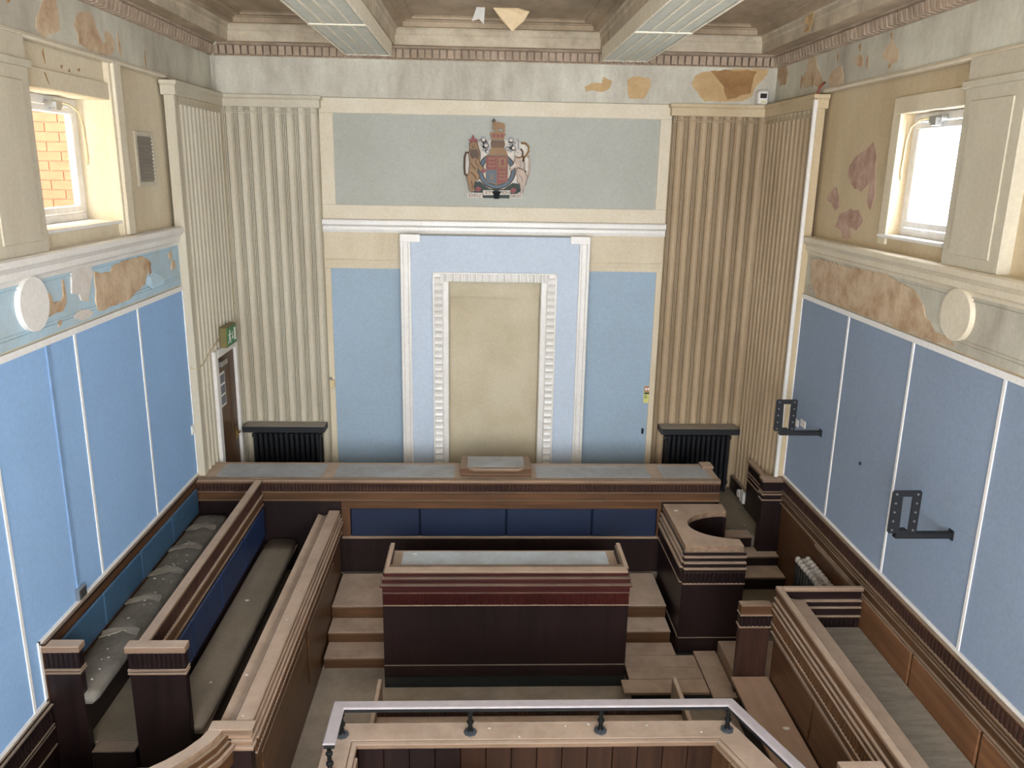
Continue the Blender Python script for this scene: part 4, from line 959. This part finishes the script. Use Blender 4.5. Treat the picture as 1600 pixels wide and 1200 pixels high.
def tvbracket(y, lab):
    b_ = root('screen_bracket', lab, 'bracket', (3.83, y, 2.72), 'screen brackets on the right wall')
    part('arm', G().box(3.33, 3.832, y-.03, y+.03, 2.715, 2.765), 'black_metal', b_, bevel=.004)
    part('wall_plate', G().box(3.822, 3.834, y-.035, y+.035, 2.70, 2.785), 'black_metal', b_)
    # plate as a rounded frame turned to the room
    def P(a, b2, t): return (3.245+a*.25+(b2-.5)*-.0, y-.035-t, 2.775+b2*.385)
    out = [(.0, .04), (.05, 0), (.95, 0), (1, .04), (1, .96), (.95, 1), (.05, 1), (0, .96)]
    inn = [(.40, .06), (.44, .06), (.66, .06), (.70, .06), (.70, .86), (.66, .86), (.44, .86), (.36, .86)]
    g = G(); vs = [P(a, c, 0) for a, c in out]+[P(a, c, 0) for a, c in inn]+[P(a, c, .012) for a, c in out]+[P(a, c, .012) for a, c in inn]
    fs = []
    for i in range(8):
        j = (i+1) % 8
        fs += [(i, j, 8+j, 8+i), (16+i, 24+i, 24+j, 16+j), (i, 16+i, 16+j, j), (8+i, 8+j, 24+j, 24+i)]
    g.add(vs, fs); pl_ = part('screen_plate', g, 'black_metal', b_)
    for a in (.14, .86):
        for c in (.08, .29, .50, .71, .92):
            q = P(a, c, .012)
            part('bolt', G().cyl(q, (q[0], q[1]-.006, q[2]), .009, 8), 'steel', pl_)
    part('tilt_block', G().box(3.33, 3.42, y-.035, y+.02, 2.755, 2.80), 'black_metal', b_)
tvbracket(9.02, 'far black metal screen bracket by the fluted right corner')
tvbracket(6.25, 'near black metal screen bracket in the middle of right wall')
for (y, z, lab) in ((9.755, 2.64, 'white blank socket plate nearer the fluted corner on right boards'), (9.54, 2.69, 'white blank socket plate behind the far screen bracket')):
    t = root('socket_plate', lab, 'socket', (3.83, y, z-.05), 'white plates behind the far bracket')
    part('plate', G().box(3.818, 3.833, y-.075, y+.075, z-.045, z+.045), 'plastic_white', t, bevel=.004)
    part('screw', G().cyl((3.818, y-.055, z), (3.815, y-.055, z), .005, 6).cyl((3.818, y+.055, z), (3.815, y+.055, z), .005, 6), 'steel', t)
t = root('cable_trunking', 'blue painted vertical cable trunking on the left boards', 'trunking', (-3.83, 6.8, 1.86))
part('trunking', G().box(-3.832, -3.818, 6.77, 6.82, 1.96, 4.20), 'trunk_blue', t)
part('outlet_box', G().box(-3.832, -3.785, 6.73, 6.86, 1.855, 1.965), 'steel', t, bevel=.006)
single('corner_pipe', G().tube([(-3.79, 11.70, 6.62), (-3.79, 11.70, 7.05), (-3.76, 11.64, 7.20), (-3.70, 11.60, 7.24)], .012), 'frieze_blue', 'thin pale pipe rising in the left corner of the upper frieze', 'pipe', smooth=True)
patch(wl, [[(7.45, 6.56), (7.49, 6.60), (7.50, 6.52), (7.48, 6.48)], [(7.74, 6.50), (7.80, 6.51), (7.78, 6.485)], [(7.88, 6.48), (7.92, 6.49), (7.91, 6.465)], [(8.05, 6.50), (8.12, 6.52), (8.10, 6.485)]], 3.905, -1, 'plaster_brown', .004, 'paint_chip')
patch(wl, [[(7.37, 6.41), (7.40, 6.40), (7.45, 6.32), (7.42, 6.33)]], 3.87, -1, 'plaster_brown', .004, 'paint_chip')
t = root('light_switch', 'white switch plate at the corner of left boards', 'switch', (-3.83, 9.93, 2.38))
part('plate', G().box(-3.833, -3.815, 9.88, 9.965, 2.385, 2.50), 'plastic_white', t, bevel=.004)
part('rocker', G().box(-3.815, -3.808, 9.905, 9.94, 2.42, 2.46), 'plastic_white', t)
single('screw_hole_plug', G().cyl((3.833, 7.98, 2.745), (3.825, 7.98, 2.745), .02, 8), 'screen_dark', 'small dark plug on the right blue boards', 'plug')
single('conduit', G().box(XP-.045, XP+.0, 9.955, 9.998, 1.82, 6.55), 'white_gloss', 'white vertical cable conduit at the fluted right corner', 'conduit', bevel=.005)
single('conduit_cable', G().tube([(XP-.02, 9.97, 6.55), (XP-.02, 9.96, 6.62), (XP-.0, 9.93, 6.70), (XP+.05, 9.95, 6.74)], .014), 'cable_red', 'short red brown cable above the right conduit', 'cable', smooth=True)
al = root('motion_sensor', 'small white and black sensor box at top of right fluted pilaster', 'sensor', (3.63, 11.66, 6.63))
part('sensor_body', G().box(3.555, 3.70, 11.58, 11.74, 6.615, 6.79), 'plastic_white', al, bevel=.02)
part('sensor_lens', G().box(3.58, 3.67, 11.572, 11.585, 6.69, 6.75), 'screen_dark', al, bevel=.006)
part('sensor_light', G().box(3.60, 3.66, 11.575, 11.585, 6.635, 6.655), 'sign_yellow', al)
fs_ = root('fire_notice', 'small red white and yellow fire notice on right blue panel', 'sign', (2.33, 11.83, 2.29))
part('notice_board', G().box(2.285, 2.375, 11.825, 11.836, 2.29, 2.55), 'sign_yellow', fs_)
part('notice_head', G().box(2.29, 2.37, 11.821, 11.826, 2.47, 2.545), 'sign_red', fs_)
part('notice_symbol', G().box(2.30, 2.325, 11.818, 11.822, 2.485, 2.53).box(2.335, 2.36, 11.818, 11.822, 2.485, 2.53), 'sign_white', fs_)
part('notice_band', G().box(2.29, 2.37, 11.821, 11.826, 2.43, 2.455), 'screen_dark', fs_)
part('notice_text', G().box(2.295, 2.33, 11.821, 11.826, 2.40, 2.41).box(2.295, 2.34, 11.821, 11.826, 2.38, 2.388).box(2.295, 2.335, 11.821, 11.826, 2.36, 2.368), 'sign_green', fs_)
single('coat_hook', G().box(2.28, 2.31, 11.80, 11.838, 1.80, 1.88), 'screen_dark', 'small dark catch low on the right blue panel', 'catch')
t = root('wall_fitting', 'small cream box fitting on left margin of blue panel', 'fitting', (-2.40, 11.8, 2.5))
part('box', G().box(-2.44, -2.36, 11.76, 11.82, 2.50, 2.62), 'cable_cream', t, bevel=.01)
part('knob', G().cyl((-2.41, 11.76, 2.65), (-2.41, 11.73, 2.65), .02, 8), 'plastic_grey', t)
# skirting and cable box on the right by the gate
bs = struct('baseboard_right', G().box(3.70, 3.745, 10.95, 11.74, JF, 1.16), 'mahogany_y', 'dark skirting under the right fluting')
sk = root('junction_box', 'round and square white junction boxes on the right skirting', 'socket', (3.69, 11.05, 1.0))
part('square_box', G().box(3.655, 3.70, 10.96, 11.12, 1.0, 1.17), 'plastic_white', sk, bevel=.006)
part('round_box', G().cyl((3.70, 11.18, 1.08), (3.65, 11.18, 1.08), .06, 14), 'plastic_white', sk)

# ---- carved royal arms ------------------------------------------------------------------------------------------
ra = root('royal_coat_of_arms', 'carved and painted royal coat of arms on upper blue panel', 'coat of arms', (.01, YB-.01, 5.28))
def CX(a): return -.452+((a/8.568+715)-725)*.00899
def CZ(b_): return 6.372-((b_/8.568+180)-185)*.00866
Y0 = YB-.008
def crest(nm, poly, mat, d0, d1, par=None):
    return part(nm, G().slab([(CX(a), CZ(b_)) for a, b_ in poly], lambda x, z, t: (x, Y0-t, z), d0, d1), mat, par or ra)
def outline(nm, poly, d, r, mat, par):
    p = [(CX(a), Y0-d, CZ(b_)) for a, b_ in poly]
    return part(nm, G().tube(p+[p[0]], r, 5), mat, par)
def disc(cx, cy, rx, ry=None, n=16, a0=0, a1=360):
    ry = ry or rx
    return [(cx+rx*math.cos(math.radians(a0+(a1-a0)*i/n)), cy+ry*math.sin(math.radians(a0+(a1-a0)*i/n))) for i in range(n)]
crest('backing', [(300,300),(340,290),(400,340),(440,330),(640,330),(690,290),(740,310),(780,350),(830,350),(900,350),(950,390),(965,450),(940,520),(965,560),(960,800),(920,850),(910,950),(880,1040),(190,1030),(140,930),(120,820),(85,790),(90,520),(140,470),(160,400),(270,370)], 'crest_back', 0, .012)
# garter
n = 40; out = disc(525, 740, 245, 240, n); inn = disc(525, 740, 195, 190, n)
g = G(); fn = lambda p, t: (CX(p[0]), Y0-t, CZ(p[1]))
vs = [fn(p, .012) for p in out]+[fn(p, .012) for p in inn]+[fn(p, .03) for p in out]+[fn(p, .03) for p in inn]
fs = []
for i in range(n):
    j = (i+1) % n; fs += [(2*n+i, 2*n+j, 3*n+j, 3*n+i), (i, j, 2*n+j, 2*n+i), (n+i, 3*n+i, 3*n+j, n+j)]
g.add(vs, fs); ga = part('garter', g, 'crest_blue', ra)
for rr_, q in ((247, 'gold_dark'), (193, 'gold_dark')):
    part('garter_edge', G().tube([fn(p, .032) for p in disc(525, 740, rr_, rr_-5, n)+[disc(525, 740, rr_, rr_-5, n)[0]]], .006, 6), q, ga)
sh = crest('shield', [(378,538),(672,538),(672,885),(600,908),(525,930),(450,908),(378,885)], 'gold_paint', .012, .05)
crest('shield_quarter', [(386,546),(521,546),(521,724),(386,724)], 'crest_red', .05, .058, sh)
crest('shield_quarter', [(530,546),(664,546),(664,706),(530,706)], 'crest_red', .05, .058, sh)
crest('shield_quarter', [(386,732),(521,732),(521,918),(452,898),(386,880)], 'crest_blue', .05, .058, sh)
crest('shield_quarter', [(530,714),(664,714),(664,880),(600,898),(530,918)], 'crest_red', .05, .058, sh)
crest('shield_field', [(545,562),(650,562),(650,692),(545,692)], 'gold_paint', .058, .062, sh)
crest('rampant_beast', [(575,675),(590,640),(572,620),(585,590),(605,580),(622,590),(612,615),(628,640),(618,680),(605,650),(592,680)], 'crest_red', .062, .068, sh)
for q, (ox, oy) in enumerate(((0, 0), (0, 50), (0, 100), (147, 175), (147, 222), (147, 270))):
    crest('walking_beast', [(402+ox,575+oy),(420+ox,562+oy),(435+ox,572+oy),(480+ox,570+oy),(502+ox,560+oy),(506+ox,575+oy),(492+ox,583+oy),(494+ox,598+oy),(478+ox,586+oy),(440+ox,588+oy),(432+ox,600+oy),(424+ox,586+oy)], 'gold_paint', .058, .066, sh)
crest('harp', [(420,760),(432,765),(445,830),(470,850),(482,800),(488,760),(498,758),(492,810),(478,862),(462,868),(436,842)], 'gold_paint', .058, .066, sh)
for i in range(3): crest('harp_string', [(445+i*12,775),(449+i*12,775),(457+i*8,840),(454+i*8,840)], 'crest_grey', .058, .062, sh)
# helm, crown, crest beast
crest('helm_base', [(415,530),(425,480),(450,430),(620,430),(650,480),(665,530)], 'gold_paint', .012, .06)
hb = crest('helm', [(450,335),(620,335),(630,380),(620,432),(450,432),(440,380)], 'gold_dark', .012, .055)
for i in range(8): crest('helm_bar', [(462+i*21,340),(470+i*21,340),(470+i*21,428),(462+i*21,428)], 'gold_paint', .055, .068, hb)
cw = crest('crown', [(445,325),(440,285),(425,245),(460,225),(530,205),(600,220),(640,250),(620,290),(615,325)], 'gold_paint', .012, .06)
for i, a in enumerate((462, 515, 568)): crest('crown_lining', [(a,262),(a+22,245),(a+40,262),(a+36,295),(a+6,295)], 'crest_red', .06, .066, cw)
cb = crest('crest_beast', [(455,175),(470,140),(455,105),(480,90),(510,95),(560,100),(610,110),(628,140),(622,175),(630,215),(608,222),(600,185),(560,175),(540,185),(535,215),(510,215),(512,180),(490,200),(470,195)], 'gold_paint', .0, .07)
crest('small_crown', [(458,92),(452,70),(468,75),(470,50),(486,45),(492,72),(505,66),(500,92)], 'gold_dark', .0, .06, cb)
# mantling
for (cx, cy, r, mt) in ((340,325,42,'crest_grey'),(385,345,28,'crest_white'),(320,390,40,'crest_white'),(370,400,48,'crest_grey'),(345,455,42,'crest_white'),(410,420,32,'crest_white'),(395,480,34,'crest_grey'),(705,325,42,'crest_grey'),(750,360,34,'crest_white'),(690,390,44,'crest_white'),(735,425,42,'crest_grey'),(700,465,38,'crest_white'),(660,440,30,'crest_grey'),(770,470,34,'crest_white'),(300,345,22,'crest_grey')):
    mn = crest('mantling_scroll', disc(cx, cy, r), mt, .01, .04)
    crest('mantling_curl', disc(cx+r*.15, cy+r*.1, r*.5), 'crest_grey' if mt == 'crest_white' else 'crest_white', .04, .05, mn)
# supporters
ln = crest('lion_supporter', [(150,505),(165,440),(160,380),(215,355),(262,375),(272,430),(300,500),(300,560),(292,640),(340,700),(368,735),(345,765),(300,750),(275,700),(255,740),(295,800),(290,845),(235,890),(215,960),(240,1010),(190,1030),(160,1005),(145,920),(120,825),(150,780),(165,660)], 'gold_paint', .012, .065)
outline('lion_outline', [(150,505),(165,440),(160,380),(215,355),(262,375),(272,430),(300,500),(300,560),(292,640),(340,700),(368,735),(345,765),(300,750),(275,700),(255,740),(295,800),(290,845),(235,890),(215,960),(240,1010),(190,1030),(160,1005),(145,920),(120,825),(150,780),(165,660)], .06, .007, 'gold_dark', ln)
for q in ([(180,640),(215,700),(240,720)], [(170,760),(215,790),(250,850)], [(185,880),(200,940),(195,1000)], [(240,600),(250,650),(290,690)]):
    part('lion_carving', G().tube([(CX(a), Y0-.066, CZ(b_)) for a, b_ in q], .006, 5), 'gold_dark', ln)
for q in (196, 228): crest('eye', disc(q, 405, 7), 'boss_dark', .085, .09, ln)
crest('muzzle', disc(212, 435, 18, 14), 'gold_dark', .085, .093, ln)
crest('mane', [(165,470),(190,450),(260,455),(290,520),(270,600),(230,560),(200,590),(170,540)], 'gold_dark', .065, .078, ln)
crest('face', disc(212, 415, 44, 48), 'gold_paint', .065, .085, ln)
lc = crest('lion_crown', [(160,362),(148,325),(175,335),(190,310),(200,270),(212,268),(222,310),(245,325),(268,330),(258,362)], 'crest_red', .02, .07, ln)
crest('paw', disc(345, 742, 32, 28), 'crest_red', .05, .07, ln)
part('lion_tail', G().tube([fn(p, .03) for p in ((130,815),(100,790),(92,700),(95,560),(115,500),(145,505))], .014, 8), 'gold_dark', ln, smooth=True)
un = crest('unicorn_supporter', [(745,640),(770,580),(760,540),(800,500),(850,515),(885,560),(895,640),(900,750),(935,820),(915,900),(890,960),(880,1030),(845,1035),(852,960),(832,900),(800,870),(810,820),(785,770),(800,700),(770,690),(720,730),(690,720),(740,670)], 'crest_pink', .012, .065)
outline('unicorn_outline', [(745,640),(770,580),(760,540),(800,500),(850,515),(885,560),(895,640),(900,750),(935,820),(915,900),(890,960),(880,1030),(845,1035),(852,960),(832,900),(800,870),(810,820),(785,770),(800,700),(770,690),(720,730),(690,720),(740,670)], .06, .006, 'gold_dark', un)
for q in ([(830,600),(840,660),(830,720)], [(820,780),(860,820),(870,880)], [(860,900),(870,960),(862,1010)], [(870,600),(880,680),(885,740)]):
    part('unicorn_carving', G().tube([(CX(a), Y0-.066, CZ(b_)) for a, b_ in q], .005, 5), 'crest_grey', un)
part('unicorn_mane', G().tube([(CX(a), Y0-.08, CZ(b_)) for a, b_ in ((835,440),(865,480),(862,530),(880,570),(870,610))], .012, 6), 'gold_dark', un)
part('unicorn_collar', G().tube([(CX(a), Y0-.085, CZ(b_)) for a, b_ in ((775,545),(810,560),(852,545))], .010, 6), 'gold_paint', un)
crest('unicorn_head', [(780,560),(760,500),(790,450),(830,440),(860,480),(850,540),(810,560)], 'crest_white', .05, .085, un)
crest('unicorn_eye', disc(800, 490, 6), 'boss_dark', .085, .09, un)
crest('horn', [(800,455),(792,310),(806,305),(818,450)], 'crest_grey', .06, .075, un)
crest('foreleg', [(790,660),(720,700),(700,690),(760,640)], 'crest_white', .05, .08, un)
part('chain', G().tube([fn(p, .05) for p in ((840,365),(900,365),(945,410),(945,470),(905,540),(880,560))], .013, 8), 'gold_paint', un, smooth=True)
part('chain', G().tube([fn(p, .06) for p in ((800,690),(850,705),(890,725),(920,750))], .008, 6), 'gold_dark', un, smooth=True)
part('unicorn_tail', G().tube([fn(p, .03) for p in ((935,530),(958,560),(960,700),(950,790),(920,840))], .013, 8), 'crest_pink', un, smooth=True)
# compartment and motto
crest('compartment', [(190,900),(300,885),(430,985),(620,985),(740,900),(830,910),(850,1010),(700,1110),(350,1110),(180,1010)], 'crest_green', .0, .03)
for c in ((280,990,40,32), (750,1000,42,36)): crest('rose', disc(c[0], c[1], c[2], c[3], 10), 'crest_red', .03, .055)
for c in ((240,930,48,40), (790,940,46,38)): crest('foliage', disc(c[0], c[1], c[2], c[3], 9), 'crest_green', .03, .05)
crest('centre_boss', [(455,1015),(500,1020),(515,1005),(530,1020),(590,1012),(565,1060),(560,1118),(490,1118),(485,1060)], 'boss_dark', .03, .06)
scrolls = [('DIEU', 128, 1042, 335, 1112), ('ET', 342, 1004, 482, 1072), ('MON', 560, 1002, 708, 1064), ('DROIT', 700, 1048, 872, 1112)]
for wd, a, b_, c, d in scrolls:
    so = crest('motto_scroll', [(a,b_),(c,b_-4),(c+4,d-4),(a+2,d)], 'crest_white', .03, .05)
    cu_ = bpy.data.curves.new('motto', 'FONT'); cu_.body = wd; cu_.extrude = .003; cu_.align_x = 'CENTER'; cu_.align_y = 'CENTER'
    cu_.size = (CZ(b_)-CZ(d))*.86
    to = bpy.data.objects.new('tmp', cu_); COL.objects.link(to)
    bpy.context.view_layer.update()
    me = bpy.data.meshes.new_from_object(to.evaluated_get(bpy.context.evaluated_depsgraph_get())); me.name = 'motto_lettering'
    wdt = max(v.co.x for v in me.vertices)-min(v.co.x for v in me.vertices); kx = min(1.25, (CX(c)-CX(a))*.86/wdt)
    me.materials.clear(); me.materials.append(MATS['letter_brown'])
    lx, lz = (CX(a)+CX(c))/2, (CZ(b_)+CZ(d))/2
    for v in me.vertices:
        x, y, z = v.co; v.co = Vector((lx+x*kx, Y0-.053-z, lz+y))-ORG[so.name]
    bpy.data.objects.remove(to); bpy.data.curves.remove(cu_)
    o = bpy.data.objects.new('motto_lettering', me); COL.objects.link(o); o.parent = so; ORG[o.name] = ORG[so.name]

# ---- fallen paint flakes --------------------------------------------------------------------------------------------
fm = []
for i in range(4):
    rnd = random.Random(i); k_ = 7
    pts = [(math.cos(2*math.pi*j/k_)*rnd.uniform(.5, 1), math.sin(2*math.pi*j/k_)*rnd.uniform(.5, 1)) for j in range(k_)]
    fm.append(mesh_of(G().slab(pts, lambda a, b_, t: (a, b_*.75, t+.12*abs(a)), 0, .12), 'paint_flake', 'flake'))
def flakes(spots, z, lab, grp):
    for i, (x, y, s) in enumerate(spots):
        o = bpy.data.objects.new('paint_flake', fm[i % 4]); COL.objects.link(o)
        o.location = (x, y, z); o.scale = (s, s, s); o.rotation_euler = (0, 0, i*1.3)
        o['label'] = lab; o['category'] = 'paint flake'; o['group'] = grp
flakes([(-.95, 8.75, .035), (-.6, 8.45, .012), (-.3, 8.5, .010), (.95, 8.68, .016), (1.05, 8.76, .012), (-.82, 8.5, .012)], 1.306, 'white paint flake lying on grey clerks desk top', 'flakes on the clerks desk')
flakes([(-.1, 5.93, .016), (.55, 5.95, .014), (.75, 5.97, .018), (1.25, 5.95, .014), (.15, 5.82, .014), (1.7, 5.86, .014)], DZ, 'pale paint flake lying on the dock cap', 'flakes on the dock cap')
flakes([(-3.7, 6.5, .02), (-3.6, 6.6, .014), (-3.55, 6.45, .016), (-3.65, 7.3, .02), (-3.58, 7.8, .016), (-3.7, 8.1, .022), (-3.6, 8.4, .016), (-3.5, 8.5, .018), (-3.65, 9.0, .016), (-3.55, 6.3, .02), (-3.72, 6.35, .014), (-3.6, 7.55, .013)]+[(random.uniform(-3.78, -3.48), random.uniform(6.2, 9.7), random.uniform(.008, .018)) for _ in range(22)], 1.345, 'pale paint flake lying on the torn wall pew cushion', 'flakes on the torn cushion')
flakes([(2.33, 9.62, .035)], 1.482, 'white paint flake on the witness box desk', 'flakes on the witness box')
flakes([(-2.78, 8.25, .03), (-2.70, 6.75, .022)], .993, 'white paint flake lying on the tan pew cushion', 'flakes on the tan cushion')
flakes([(2.78, 6.65, .04)], .512, 'white paint flake lying on the plank side bench', 'flakes on the side bench')
flakes([(3.25, 10.6, .02), (3.5, 10.35, .018), (3.3, 10.2, .016), (3.25, 11.3, .03), (3.1, 10.3, .014)], JF, 'pale paint flake on the floor by the half gate', 'flakes by the half gate')
flakes([(-2.22, 6.3, .018), (-2.08, 7.2, .014), (-2.1, 5.75, .012)], 1.379, 'pale paint flake on the long oak partition cap', 'flakes on the partition')
